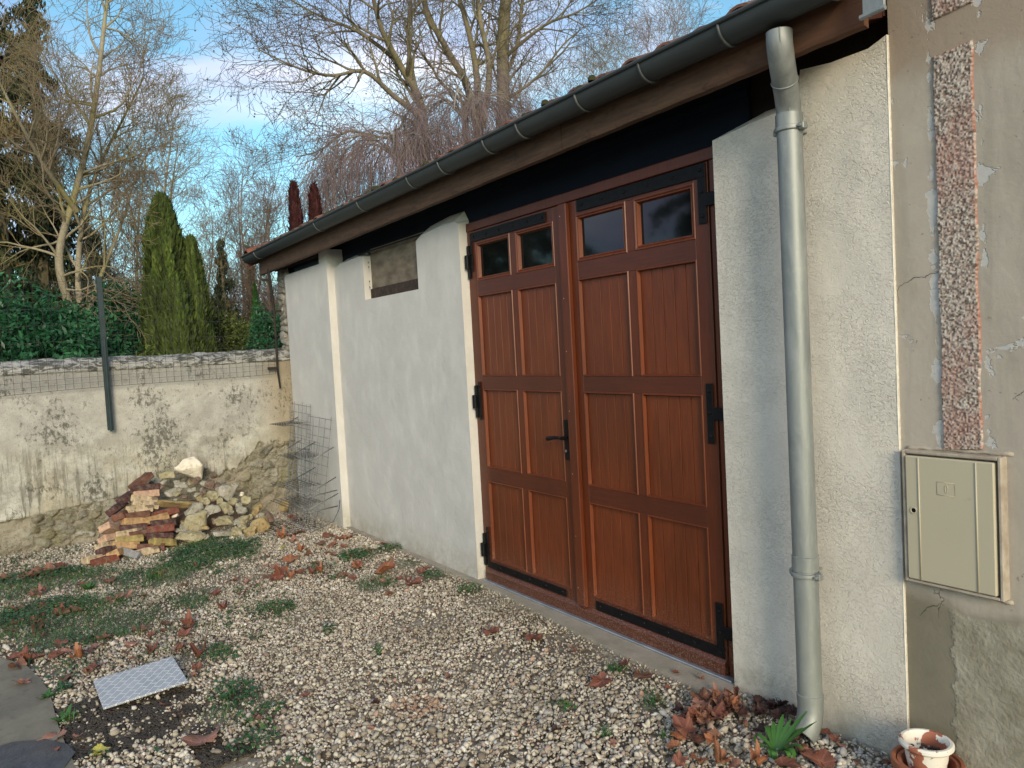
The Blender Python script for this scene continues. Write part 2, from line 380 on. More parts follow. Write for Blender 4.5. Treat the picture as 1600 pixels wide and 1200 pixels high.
stv = t.noise(9, 5, .7, sc3=(1,3.2,.22)); stm = t.ramp(t.mth('MULTIPLY_ADD', t.mth('SUBTRACT', t.noise(1.6,3), .5), 1.0, Z), [(.35,1),(.95,0)])
c = t.mix(t.mth('MULTIPLY', t.mth('MULTIPLY', t.ramp(stv,[(.50,0),(.57,1)]), stm), .85), c, (.12,.115,.09))
lic = t.mth('ADD', t.noise(24, 9, .78, .3, sc3=(1,1.15,.85)), t.mth('MULTIPLY', t.mth('SUBTRACT', t.noise(2.2,4,loc=(0,3,3)), .5), .75))
c = t.mix(t.mth('MULTIPLY', t.ramp(lic,[(.545,0),(.65,1)]), .80), c, (.055,.055,.045))
c = t.mix(t.mth('MULTIPLY', t.ramp(t.noise(110,2,.6), [(.60,0),(.66,1)]), .5), c, (.16,.15,.13))
t.bump(t.noise(40,5,.7), .55, .008); t.bump(b2, .35, .02)
M_gwall = t.done(c, .95, 0, .1)
t = NT('rubble_stone'); a = t.attr('mortar'); ce = t.attr('cell'); b2 = t.noise(12, 6, .7); X, Y, Z = t.xyz()
c = t.ramp(ce, [(.0,(.38,.36,.30)),(.35,(.28,.26,.20)),(.6,(.45,.43,.37)),(.8,(.22,.21,.18)),(1,(.34,.30,.21))])
c = t.mix(t.mth('MULTIPLY', t.ramp(b2,[(.4,0),(.65,1)]), .55), c, (.16,.145,.09))
mo = t.ramp(t.noise(4,5,.65), [(.50,0),(.62,1)]); c = t.mix(t.mth('MULTIPLY', mo, .40), c, (.20,.19,.06))
c = t.mix(a, t.mix(t.noise(7,5,.7), (.46,.41,.33), (.27,.25,.19)), c); rd = t.ramp(t.mth('ABSOLUTE', t.mth('SUBTRACT', t.noise(9,5,.65,1.0,sc3=(1,1,2.0),loc=(1,8,1)), .5)), [(.0,1),(.022,0)]); c = t.mix(t.mth('MULTIPLY', t.mth('MULTIPLY', rd, t.ramp(t.noise(3,3),[(.42,0),(.55,1)])), .85), c, (.045,.04,.03)); c = t.mix(t.mth('MULTIPLY', t.ramp(t.noise(60,3), [(.6,0),(.68,1)]), .7), c, (.05,.045,.035))
t.bump(t.noise(28,6,.75), 1.0, .03)
M_rubble = t.done(c, .95, 0, .1)
t = NT('mossy_coping'); b = t.noise(6,6,.7); l = t.ramp(t.noise(13,5,.75,.5,sc3=(1,.7,2.0)), [(.46,0),(.54,1)])
c = t.mix(b, (.24,.24,.235), (.42,.415,.39)); c = t.mix(t.mth('MULTIPLY', l, .88), c, (.05,.052,.045)); t.bump(t.noise(30,5,.7), .7, .012)
M_coping = t.done(c, .95, 0, .1)
M_quoin = simple('grey_quoin', (.34,.32,.28), (.17,.155,.13), 9, .95, 0, .8, 40, .1)
M_fencegreen = simple('dark_green_steel', (.012,.030,.036), (.008,.020,.024), 12, .5, 0, .1, 60, .4)
M_wire = simple('dark_wire', (.045,.045,.045), (.03,.03,.03), 12, .6, .2)
M_galv = simple('galvanised_wire', (.26,.265,.27), (.15,.155,.16), 12, .5, .3)
M_postwood = simple('black_post', (.014,.012,.012), (.03,.025,.02), 9, .8, 0, .3, 60)

# ground
t = NT('gravelly_soil'); v = t.n('ShaderNodeTexVoronoi'); v.inputs['Scale'].default_value = 55; t.l(t.co, v.inputs['Vector'])
vc = t.n('ShaderNodeSeparateColor'); t.l(v.outputs['Color'], vc.inputs[0])
c = t.ramp(vc.outputs[0], [(.0,(.17,.145,.11)),(.5,(.29,.255,.20)),(.85,(.42,.38,.31)),(1,(.22,.17,.13))])
c = t.mix(t.ramp(t.noise(1.8,5,.6), [(.45,0),(.62,.8)]), c, (.14,.11,.08)); t.bump(v.outputs['Distance'], -.8, .01) if False else t.bump(t.noise(70,5,.7), .8, .01)
M_ground = t.done(c, .95, 0, .15)
t = NT('pebble'); a = t.attr('tint'); f = t.noise(60, 3)
c = t.ramp(a, [(.0,(.17,.14,.11)),(.14,(.27,.23,.18)),(.32,(.45,.40,.31)),(.58,(.58,.53,.43)),(.78,(.72,.675,.575)),(.88,(.40,.40,.40)),(.93,(.44,.27,.19)),(1,(.80,.78,.72))])
c = t.mix(t.mth('MULTIPLY', f, .35), c, (.17,.145,.11)); dirt = t.ramp(t.noise(2.2,6,.68,.4), [(.42,0),(.62,1)]); c = t.mix(t.mth('MULTIPLY', dirt, .42), c, (.145,.12,.09))
M_pebble = t.done(c, .7, 0, .3)
t = NT('damp_concrete'); b = t.noise(3,6,.65,.4); b2 = t.noise(20,5,.7)
c = t.mix(t.ramp(b,[(.35,0),(.65,1)]), (.215,.20,.155), (.125,.118,.095)); c = t.mix(t.mth('MULTIPLY', t.ramp(b2,[(.55,0),(.7,1)]), .4), c, (.07,.065,.055)); t.bump(b2, .4, .006)
M_slab = t.done(c, t.mth('MULTIPLY_ADD', b, -.4, .95), 0, .3)
M_mud = simple('wet_mud', (.030,.025,.020), (.055,.045,.034), 14, .6, 0, .9, 40, .4)
t = NT('ground_leaf'); a = t.attr('tint'); M_weed = None
c = t.ramp(a, [(.0,(.012,.045,.018)),(.4,(.022,.085,.032)),(.75,(.045,.125,.030)),(.93,(.10,.17,.035)),(1,(.20,.18,.06))])
M_weed = t.done(c, .55, 0, .35)
def leafmat(name, a, b, vein):
    t = NT(name); f = t.noise(22, 5, .65); c = t.mix(t.ramp(f,[(.3,0),(.7,1)]), a, b)
    v_ = t.attr('vein'); c = t.mix(t.mth('MULTIPLY', v_, .55), c, vein); t.bump(t.noise(70,4), .4, .004)
    return t.done(c, .6, 0, .3)
M_leaf = [leafmat('brown_leaf', (.185,.085,.055), (.105,.052,.036), (.27,.15,.10)),
          leafmat('red_brown_leaf', (.20,.072,.048), (.115,.045,.032), (.28,.13,.09)),
          leafmat('pinkish_dry_leaf', (.30,.15,.11), (.20,.095,.07), (.38,.22,.17)),
          leafmat('dark_wet_leaf', (.055,.024,.020), (.03,.016,.014), (.09,.045,.035)),
          leafmat('orange_leaf', (.30,.115,.055), (.18,.068,.036), (.38,.19,.10)),
          leafmat('yellow_leaf', (.44,.40,.07), (.30,.30,.08), (.5,.46,.16))]
def stonemat(name, a, b, d, moss=.3):
    t = NT(name); f = t.noise(9,6,.7); g = t.noise(30,5,.7)
    c = t.mix(t.ramp(f,[(.35,0),(.65,1)]), a, b); c = t.mix(t.mth('MULTIPLY', t.ramp(g,[(.5,0),(.65,1)]), .7), c, d)
    c = t.mix(t.mth('MULTIPLY', t.ramp(t.noise(5,5,.6,loc=(3,3,3)), [(.5,0),(.6,1)]), moss), c, (.15,.15,.045))
    t.bump(g, .6, .01); t.bump(t.noise(7,4,.6), .5, .03); return t.done(c, .92, 0, .15)
M_st = [stonemat('limestone', (.42,.38,.27), (.30,.26,.16), (.16,.14,.09), .4),
        stonemat('grey_rubble', (.30,.29,.26), (.40,.37,.31), (.12,.11,.095), .3),
        stonemat('ochre_rubble', (.40,.28,.14), (.30,.24,.13), (.12,.09,.06), .35),
        stonemat('brown_rubble', (.15,.10,.085), (.24,.18,.14), (.07,.05,.045), .1),
        stonemat('white_limestone', (.74,.68,.58), (.66,.60,.50), (.45,.38,.29), .04)]
def brickmat(name, a, b, sp=.0):
    t = NT(name); f = t.noise(14,5,.65); c = t.mix(t.ramp(f,[(.35,0),(.65,1)]), a, b)
    c = t.mix(t.mth('MULTIPLY', t.ramp(t.noise(26,5,.7,loc=(6,1,3)), [(.5,0),(.62,1)]), .55), c, (.17,.14,.11))
    if sp: c = t.mix(t.mth('MULTIPLY', t.ramp(t.noise(18,3,.5,loc=(2,7,1)), [(.58,0),(.63,1)]), sp), c, (.045,.035,.03))
    t.bump(t.noise(70,4,.7), .5, .005); return t.done(c, .9, 0, .15)
M_br = dict(pink=brickmat('pink_brick', (.50,.33,.24), (.40,.26,.18)), cream=brickmat('cream_brick', (.50,.40,.27), (.38,.29,.19), .7),
            tan=brickmat('tan_brick', (.46,.29,.14), (.34,.21,.10), .4), yellow=brickmat('yellow_brick', (.36,.28,.10), (.24,.18,.07), .4),
            brown=brickmat('brown_brick', (.17,.075,.05), (.11,.05,.04), .3), dark=brickmat('dark_brick', (.085,.040,.040), (.055,.03,.032)),
            red=brickmat('red_brick', (.18,.05,.035), (.13,.04,.03)), grey=brickmat('grey_slab', (.28,.28,.29), (.20,.20,.21)))
# vegetation
def barkmat(name, a, b, moss=(.16,.16,.05), ma=.3):
    t = NT(name); f = t.noise(6,6,.65,sc3=(1,1,.5)); c = t.mix(t.ramp(f,[(.35,0),(.65,1)]), a, b)
    c = t.mix(t.mth('MULTIPLY', t.ramp(t.noise(1.3,4,.6), [(.45,0),(.6,1)]), ma), c, moss); t.bump(t.noise(18,5,.7), .5, .03)
    return t.done(c, .9, 0, .15)
B_pale = barkmat('pale_bark', (.34,.30,.22), (.20,.175,.12), (.26,.24,.06), .5)
B_tan = barkmat('tan_twigs', (.30,.235,.16), (.20,.155,.11), (.26,.24,.07), .4)
B_plane = barkmat('plane_bark', (.23,.195,.13), (.13,.11,.075))
B_plane_t = barkmat('plane_twigs', (.165,.13,.10), (.10,.08,.065))
B_grey = barkmat('grey_twigs', (.25,.20,.165), (.17,.14,.12), ma=.1)
B_weep = barkmat('purple_grey_twigs', (.27,.20,.195), (.17,.13,.13), ma=.05)
B_weep_l = barkmat('silvery_limbs', (.36,.34,.30), (.24,.22,.19), ma=.1)
B_far = barkmat('far_brown_twigs', (.23,.165,.12), (.15,.11,.085), ma=.05)
def foliage(name, stops, rough=.7):
    t = NT(name); return t.done(t.ramp(t.attr('tint'), stops), rough, 0, .2)
G_thuja = foliage('thuja_scale_leaf', [(0,(.026,.036,.014)),(.4,(.060,.088,.022)),(.75,(.11,.155,.030)),(1,(.19,.21,.06))])
G_spruce = foliage('dark_needles', [(0,(.012,.020,.012)),(.5,(.030,.044,.022)),(.85,(.065,.072,.030)),(1,(.13,.095,.045))])
G_laurel = foliage('laurel_leaf', [(0,(.010,.042,.018)),(.5,(.022,.095,.040)),(.85,(.045,.15,.06)),(1,(.10,.22,.09))], .35)
G_bush = foliage('mixed_bush_leaf', [(0,(.03,.05,.012)),(.5,(.08,.11,.025)),(.9,(.17,.19,.05)),(1,(.24,.22,.09))])
G_ivy = foliage('ivy_leaf', [(0,(.012,.04,.010)),(.5,(.03,.085,.018)),(1,(.08,.14,.03))], .5)
G_red = foliage('dead_conifer_needles', [(0,(.025,.008,.009)),(.5,(.060,.018,.018)),(1,(.13,.045,.038))])
G_brownleaf = foliage('clinging_brown_leaf', [(0,(.11,.05,.025)),(.5,(.22,.11,.05)),(1,(.30,.17,.08))])

# ================================================================== GROUND (structure)
def ground_z(x, y):
    return 0.0
gm = MB(); gm.add([(-400,-400,-.012),(400,-400,-.012),(400,400,-.012),(-400,400,-.012)], [(0,1,2,3)])
tag(obj('ground', gm, M_ground), kind='structure')
# the corner of a damp concrete slab at the lower left
sl = MB(); edge = [on_g(*p) for p in ((-60,1022),(0,1030),(40,1042),(62,1062),(78,1085),(84,1110),(92,1140),(104,1170),(118,1200),(150,1260))]
pl = [(p.x, p.y) for p in edge]+[(-2.6,.15),(-1.2,.15),(-1.2,-3.5),(-6.2,-3.5),(-6.2,-.25)]
def sheet(pl, z0, z1):
    m = MB(); n = len(pl); vs = [(x,y,z0) for x,y in pl]+[(x,y,z1) for x,y in pl]
    a = sum(pl[i][0]*pl[(i+1)%n][1]-pl[(i+1)%n][0]*pl[i][1] for i in range(n))
    top = tuple(range(n,2*n)); side = [(i,(i+1)%n,(i+1)%n+n,i+n) for i in range(n)]
    if a < 0: top = top[::-1]; side = [f[::-1] for f in side]
    return m.add(vs, [top]+side)
tag(obj('concrete_slab', sheet(pl, -.02, .012), M_slab), kind='structure')
# pale concrete footing strip in front of the doors and the wall foot
sill = MB(); P = [(-7.2,2.64),(-6.0,2.655),(-5.4,2.645),(-4.95,2.625),(-4.6,2.66),(-4.2,2.65),(-3.83,2.625),(-3.38,2.585),(-2.85,2.565),(-2.42,2.56),(-2.33,2.60),(-2.30,2.68),(-2.30,2.80),(-7.2,2.80)]
P_SILL = P[:-2]
tag(obj('concrete_threshold', sheet(P, -.02, .014), M_sill), kind='structure')

# ================================================================== GARAGE
G = thing('garage', 'long low rendered garage with clay tile roof and brown wooden double doors', 'garage', (-4.8,2.8,0))
def gp(name, mb, mat, parent=G, smooth=False):
    o = obj(name, mb, mat, None, smooth)
    if parent is G: return keep(o, G)
    return o
def gsub(name, mb, mat, par, smooth=False):      # sub-part of a part that was kept at the world origin
    o = obj(name, mb, mat, None, smooth); o.parent = par; return o
WY = 2.69
def rough_edge(pts, amp=.006, step=.04, closed=True):
    """subdivide an outline and roughen it a little, as hand-trowelled arrises are"""
    out_ = []; n = len(pts)
    for i in range(n):
        a = pts[i]; b = pts[(i+1) % n]; Ln = math.hypot(b[0]-a[0], b[1]-a[1]); k = max(1, int(Ln/step))
        for j in range(k):
            t_ = j/k; out_.append((a[0]+(b[0]-a[0])*t_+random.uniform(-amp,amp)*(j>0), a[1]+(b[1]-a[1])*t_+random.uniform(-amp,amp)*(j>0)))
    return out_
# left, proud section with its pier
lw = MB(); po = [(-8.04,-.05),(-6.83,-.05),(-6.83,2.585),(-6.90,2.60),(-7.02,2.60),(-7.02,2.475),(-8.00,2.475),(-8.04,2.44)]
lw.prism(po, 2.62, 2.84)
gp('wall', lw, M_render_s)
# middle section with the little window opening and sloping shoulders
mw = MB(); po = [(-6.83,-.05),(-4.55,-.05),(-4.55,2.45),(-4.60,2.475),(-4.80,2.475),(-5.10,2.455),(-5.18,2.425),(-5.18,2.07),(-6.17,2.07),(-6.17,2.44),(-6.30,2.445),(-6.70,2.435),(-6.83,2.40)]
dz = [.0,.0,.03,.075,.075,.07,.02,0,0,.0,.05,.05,.03]
mw.prism(po, WY, WY+.085, dz)
gp('wall', mw, M_render_s)
# right section, higher to the right of the downpipe
rw = MB(); po = [(-2.33,-.05),(-1.53,-.05),(-1.53,2.625),(-1.60,2.60),(-1.75,2.60),(-1.88,2.615),(-1.90,2.49),(-2.12,2.475),(-2.33,2.455)]
dz = [0,0,0,0,0,.0,.05,.06,.03]
rw.prism(po, WY, WY+.10, dz)
gp('wall', rw, M_render_r)
# lit right arris, its brightness painted as a thin added pale strip
bd = MB(); bd.tube([(-1.531, WY+.0015+random.uniform(-.001,.001), .02+i*.0868) for i in range(31)], [.0022+random.random()*.0016 for _ in range(31)], 5)
gp('lit_edge_strip', bd, simple('painted_lit_edge', (.72,.69,.60), None, 20, .9))
# the back, the ends and the raw stone corner at the far left
bw = MB(); bw.box((-8.45,6.3,-.05),(-1.54,6.5,3.9)); bw.box((-8.36,2.86,-.05),(-8.16,6.3,2.5)); bw.box((-4.6,2.80,2.47),(-1.54,2.86,3.0)); bw.box((-8.3,2.80,-.05),(-4.6,2.86,3.0)); bw.box((-2.33,2.80,-.05),(-1.54,2.86,2.5))
gp('masonry', bw, M_darkbeam)
def grid_face(nu, nv, fn): 
    u, v = np.meshgrid(np.linspace(0,1,nu), np.linspace(0,1,nv), indexing='ij'); Pn = fn(u, v).reshape(-1,3)
    i = np.arange((nu-1)*nv).reshape(nu-1,nv)[:, :-1].ravel(); return Pn, np.stack([i, i+nv, i+nv+1, i+1], 1)
def stonecol(u, v):
    x = -8.40+u*.38; z = -.05+v*2.65; y = 2.665+.0*u
    Pp = np.stack([x*9, z*7, 0*x+3], -1); n = fbm(Pp, 4, 3)
    upper = np.clip((z-1.72)/.1, 0, 1)
    y = 2.70-.05*n*(.4+1.3*upper); return np.stack([x+.0*u, y, z], -1)
Pn, Fn = grid_face(40, 240, stonecol)
o = link('stone_quoin', mesh_np('stone_quoin', Pn, Fn), M_quoin, None, True); keep(o, G)
cr = MB()
for k in range(13):                                   # rough stones showing up the corner above the garden wall
    z0 = 1.72+k*.068
    m = Matrix.Translation((-8.30+random.uniform(-.03,.03), 2.69, z0)) @ Matrix.Rotation(random.uniform(-.3,.3),4,'Y')
    cr.bbox((-.09,-.05,-.03),(.09+random.uniform(-.03,.05),.1,.035), .02, m)
gp('corner_stone', cr, M_quoin, smooth=False)
# weathered boards in the little window
b = MB(); b.box((-6.17,2.762,2.165),(-5.18,2.774,2.50)); gp('window_board', b, M_board)
b = MB(); b.bbox((-6.17,2.745,2.07),(-5.18,2.774,2.162), .004); gp('window_sill_board', b, M_board_d)
b = MB(); b.tube([(-6.3,2.71,2.468),(-5.1,2.71,2.468)], .008, 6); gp('window_rail', b, M_black)
for z0 in (2.17,2.22,2.34,2.38):
    b = MB(); b.tube([(-6.17,2.74,z0),(-6.12,2.715,z0+.01),(-6.07,2.70,z0-.005)], .0022, 4); gp('tie_wire', b, M_wire)
# navy boards above everything, lintel box at the left
nb = MB(); nb.box((-7.02,2.778,2.36),(-2.20,2.797,2.90)); nb.box((-7.02,2.766,2.62),(-2.20,2.7775,2.655))
gp('fascia_panel', nb, M_navy)
lb = MB(); lb.bbox((-7.98,2.70,2.478),(-7.03,2.78,2.545), .004); lb.bbox((-7.90,2.69,2.49),(-7.87,2.70,2.53),.003); lb.bbox((-7.12,2.69,2.49),(-7.09,2.70,2.53),.003)
gp('lintel_box', lb, M_slate)
db = MB(); db.box((-8.32,2.60,2.55),(-7.02,2.86,2.60)); db.box((-8.40,2.56,2.60),(-6.9,2.62,2.64)); gp('lintel_slab', db, M_darkbeam)
hk = MB(); hk.tube([(-4.28,2.775,2.475),(-4.28,2.755,2.475),(-4.28,2.752,2.50)], .003, 5); gp('small_hook', hk, M_black)

# roof: rafters boarding, fascia, soffit, tiles
SL = .40; EX0, EX1 = -8.52, -1.42
def gutz(x): return 2.655+.006*(x+8.5)
rf = MB(); y0, y1 = 2.47, 6.6
rf.add([(EX0,y0,2.745),(EX1-.12,y0,2.785),(EX1-.12,y1,2.785+SL*(y1-y0)),(EX0,y1,2.745+SL*(y1-y0)),(EX0,y0,2.70),(EX1-.12,y0,2.74),(EX1-.12,y1,2.74+SL*(y1-y0)),(EX0,y1,2.70+SL*(y1-y0))],
       [(0,1,2,3),(7,6,5,4),(0,4,5,1),(1,5,6,2),(2,6,7,3),(3,7,4,0)])
roof = gp('roof', rf, M_darkbeam)
fb = MB()                                            # long rough fascia board, in three lengths
for xa, xb in ((-8.42,-5.72),(-5.715,-3.12),(-3.115,-1.485)):
    za, zb = 2.512+.012*(xa+8.5), 2.512+.012*(xb+8.5)
    ta, tb = 2.69+.006*(xa+8.5), 2.69+.006*(xb+8.5); n = 40
    vs = []
    for i in range(n+1):
        k = i/n; x = xa+(xb-xa)*k; zb_ = za+(zb-za)*k+random.uniform(-.0014,.0014); zt = ta+(tb-ta)*k
        vs += [(x,2.480,zb_+.006),(x,2.476,zb_+.02),(x,2.476,zt),(x,2.505,zt),(x,2.505,zb_)]
    fs = []
    for i in range(n):
        for j in range(5):
            a_ = i*5+j; b_ = i*5+(j+1)%5; fs.append((a_, a_+5, b_+5, b_))
    fs += [(0,1,2,3,4)[::-1] and (0,1,2,3,4), tuple(n*5+j for j in (4,3,2,1,0))]
    fb.add(vs, fs)
gp('fascia_board', fb, M_fascia)
sf = MB()
for k in range(3):
    ya = 2.507+k*.095; yb = ya+.090
    za = 2.575+k*.03
    sf.add([(-8.42,ya,za),(-1.545,ya,za+.06),(-1.545,yb,za+.06+.025),(-8.42,yb,za+.025),(-8.42,ya,za+.02),(-1.545,ya,za+.08),(-1.545,yb,za+.105),(-8.42,yb,za+.045)],
           [(3,2,1,0),(4,5,6,7),(0,1,5,4),(1,2,6,5),(2,3,7,6),(3,0,4,7)])
gp('soffit', sf, M_soffit)
# eave tiles: barrel ends lapping over the gutter; and courses up the slope
def barrel(mb, x, y, z, r, Ln, slope, n=8, t_=.014, wob=0):
    vs = []; 
    for k, (yy, rr) in enumerate(((0,r),(Ln,r*.88))):
        for j in range(n+1):
            a_ = math.pi*j/n; vs.append((x-rr*math.cos(a_), y+yy, z+slope*yy+rr*math.sin(a_)*.8+wob))
        for j in range(n+1):
            a_ = math.pi*j/n; q = rr-t_; vs.append((x-q*math.cos(a_), y+yy, z+slope*yy+q*math.sin(a_)*.8+wob))
    m = n+1; fs = []
    for j in range(n):
        fs += [(j, j+1, j+1+2*m, j+2*m), (j+m+2*m, j+1+m+2*m, j+1+m, j+m), (j+m, j+1+m, j+1, j)]
    mb.add(vs, fs)
tl = MB(); x = EX0+.22
while x < EX1-.12:
    barrel(tl, x, 2.435+random.uniform(-.012,.012), 2.735+.006*(x+8.5)+random.uniform(-.005,.005), .085, .42, SL)
    x += .198
tiles = gp('eave_tile', tl, M_tile)
tl = MB()
for cI in range(1, 12):
    x = EX0+.22
    while x < EX1-.12:
        barrel(tl, x, 2.435+cI*.34, 2.748+.006*(x+8.5)+SL*cI*.34, .085, .42, SL, 5); x += .198
gp('roof_tiles', tl, M_tile)
vt = MB()                                            # rolled red tiles down the left verge
for k in range(12):
    yy = 2.36+k*.35
    barrel(vt, EX0+.03, yy, 2.715+SL*(yy-2.36)+.0, .105, .40, SL, 10, .018)
vt.add([(EX0+.13,2.38,2.70),(EX0+.13,6.6,2.70+SL*4.22),(EX0+.10,6.6,2.79+SL*4.22),(EX0+.10,2.38,2.79)], [(0,1,2,3)])
gp('verge_tile', vt, M_tile_red)
vb = MB(); vb.add([(EX0-.07,2.40,2.62),(EX0-.07,6.6,2.62+SL*4.2),(EX0-.07,6.6,2.75+SL*4.2),(EX0-.07,2.40,2.75),(EX0-.04,2.40,2.62),(EX0-.04,6.6,2.62+SL*4.2),(EX0-.04,6.6,2.75+SL*4.2),(EX0-.04,2.40,2.75)],
    [(0,1,2,3),(7,6,5,4),(0,4,5,1),(3,2,6,7),(0,3,7,4)]); gp('verge_flashing', vb, M_tile_red)
# moss cushions along the eave
M_moss = simple('dark_moss', (.03,.035,.012), (.05,.045,.02), 30, .95, 0, .8, 80)
for k in range(26):
    ms = MB()
    x = -6.5+random.random()*4.6; 
    ms.lathe([(.0,.022),(.014,.016),(.022,.004),(.024,-.01)], (x, 2.43+random.random()*.06, 2.796+.006*(x+8.5)+random.uniform(-.012,.006)), 7)
    gp('moss_cushion', ms, M_moss, smooth=True)

# gutter: half-round trough with rolled lip, joint collars as sub-parts
gt = MB(); gr = .068; gy = 2.405; n = 14; xs = np.linspace(-8.56, -1.545, 60)
vs = []
for x in xs:
    zc = gutz(x)+gr
    for q in (gr, gr-.004):
        for j in range(n+1):
            a_ = math.pi*j/n; vs.append((x, gy-q*math.cos(a_), zc-q*math.sin(a_)))
m = n+1; fs = []
for i in range(len(xs)-1):
    for j in range(n):
        a_ = i*2*m+j; fs.append((a_, a_+1, a_+1+2*m, a_+2*m)); b_ = a_+m; fs.append((b_+2*m, b_+1+2*m, b_+1, b_))
gt.add(vs, fs)
gt.tube([(x, gy-gr-.004, gutz(x)+gr+.004) for x in xs], .0095, 8)
for xe in (-8.56, -1.545):                           # end caps
    vs = [(xe, gy-gr*math.cos(math.pi*j/n), gutz(xe)+gr-gr*math.sin(math.pi*j/n)) for j in range(n+1)]
    gt.add(vs, [tuple(range(n+1))]); gt.add(vs, [tuple(range(n+1))[::-1]])
gutter = gp('gutter', gt, M_zinc_d, smooth='auto')
lap = [on_y(px, py, gy-.05).x for px, py in ((495,375),(563,348),(641,314),(690,291),(760,258),(812,232),(905,190),(1004,138),(1128,73),(1290,0))]
for x in lap+[-8.1]:
    c = MB(); zc = gutz(x)+gr
    c.tube([(x, gy-(gr+.003)*math.cos(math.pi*j/12), zc-(gr+.003)*math.sin(math.pi*j/12)) for j in range(13)], .006, 6)
    gsub('gutter_bracket', c, M_zinc_r, gutter, True)
# the small lead flashing beside the house
fl = MB(); fl.bbox((-1.452,2.415,2.604),(-1.378,2.428,2.90), .002); fl.tube([(-1.456,2.41,2.600),(-1.372,2.41,2.604)], .009, 10)
gp('flashing', fl, M_zinc, smooth='auto')

# downpipe
dp = MB(); PX = -1.862; PY = 2.585; pr = .046
def arc(p, q, r0, k=10):
    return None
def swan(t_):
    s_ = t_*t_*(3-2*t_); return s_
path = [(-1.775+(PX+1.775)*swan(min(1,max(0,(i/22-.08)/.86))), 2.425+(PY-2.425)*swan(min(1,max(0,(i/22-.08)/.86))), 2.675-.265*(i/22)) for i in range(23)]
dp.tube(path, pr, 24, False)
dp.tube([(PX,PY,2.425),(PX,PY,.14)], pr+.001, 28, False)
elb = [(PX,PY,.16),(PX,PY,.115),(PX+.002,PY-.012,.075),(PX+.004,PY-.037,.042),(PX+.006,PY-.07,.022)]
dp.tube(elb, [pr+.003]*5, 24, False)
dp.tube(elb[::-1], [pr-.002]*5, 24, False)
pipe = gp('downpipe', dp, M_zinc, smooth='auto')
sm = MB()                                            # welded seams of the swan neck
sm.tube([(p[0]+.030, p[1]-pr*.80, p[2]) for p in path], .0028, 5); 
c0 = Vector(path[12]); d0 = (Vector(path[13])-Vector(path[11])).normalized(); a0 = d0.orthogonal().normalized(); b0 = d0.cross(a0)
sm.tube([c0+(a0*math.cos(2*math.pi*j/24)+b0*math.sin(2*math.pi*j/24))*(pr+.0015) for j in range(25)], .0028, 5)
gsub('seam', sm, M_zinc, pipe, True)
for zc, hh_, tilt in ((2.40,.055,0),(.70,.06,0),(.165,.028,0)):
    s2 = MB(); s2.lathe([(pr+.001,-hh_/2),(pr+.0045,-hh_/2+.002),(pr+.0045,hh_/2-.002),(pr+.001,hh_/2)], (PX,PY,zc), 28); gsub('pipe_sleeve', s2, M_zinc, pipe, 'auto')
for zc in (2.37, .655):
    s2 = MB(); s2.lathe([(pr+.003,-.010),(pr+.009,-.007),(pr+.010,0),(pr+.009,.007),(pr+.003,.010)], (PX,PY,zc), 28)
    s2.bbox((PX+.050,PY-.016,zc-.013),(PX+.072,PY+.012,zc+.013), .003); s2.bbox((PX-.068,PY-.012,zc-.012),(PX-.050,PY+.012,zc+.012), .003)
    s2.tube([(PX+.061,PY-.03,zc),(PX+.061,PY+.02,zc)], .006, 8); s2.tube([(PX,PY+.04,zc),(PX,WY+.01,zc)], .005, 8)
    gsub('pipe_clamp', s2, M_zinc, pipe, 'auto')

# ------------------------------------------------------------------ the doors
FY = 2.752                                           # face of the frame
fr = MB()
fr.bbox((-4.548,FY,.0),(-4.498,2.80,2.395),.003); fr.bbox((-2.412,FY,.0),(-2.33,2.80,2.395),.003); fr.bbox((-4.548,FY-.006,2.3955),(-2.20,2.80,2.452),.004)
gp('door_frame', fr, M_wood)
th = MB(); th.bbox((-4.50,2.70,.0142),(-2.36,2.742,.024),.003); gp('threshold_strip', th, M_alu)
COLS = [((-4.432,-4.028),(-3.962,-3.575)), ((-3.366,-2.965),(-2.900,-2.500))]
ROWS = [(.167,.703),(.802,1.328),(1.420,1.956)]
WIN = [((-4.397,-4.042),(-3.950,-3.584)), ((-3.350,-2.980),(-2.893,-2.501))]
LEAF = [(-4.494,-3.462),(-3.459,-2.416)]
def moulding(mb, x0, x1, z0, z1, y, w_=.0095, d=.016):
    """bevelled frame dropping from the face y into the recess"""
    o = [(x0,z0),(x1,z0),(x1,z1),(x0,z1)]; i_ = [(x0+w_,z0+w_),(x1-w_,z0+w_),(x1-w_,z1-w_),(x0+w_,z1-w_)]
    e = .0035
    o2 = [(x0-e,z0-e),(x1+e,z0-e),(x1+e,z1+e),(x0-e,z1+e)]; k1 = [(x0+w_*.4,z0+w_*.4),(x1-w_*.4,z0+w_*.4),(x1-w_*.4,z1-w_*.4),(x0+w_*.4,z1-w_*.4)]
    vs = [(a,y+.002,b) for a,b in o2]+[(a,y-.004,b) for a,b in o]+[(a,y-.004,b) for a,b in k1]+[(a,y+d,b) for a,b in i_]
    fs = []
    for k in range(3):
        for j in range(4): a_ = k*4+j; b_ = k*4+(j+1)%4; fs.append((a_, b_, b_+4, a_+4))
    mb.add(vs, fs)
LY = 2.745                                           # face of the leaves
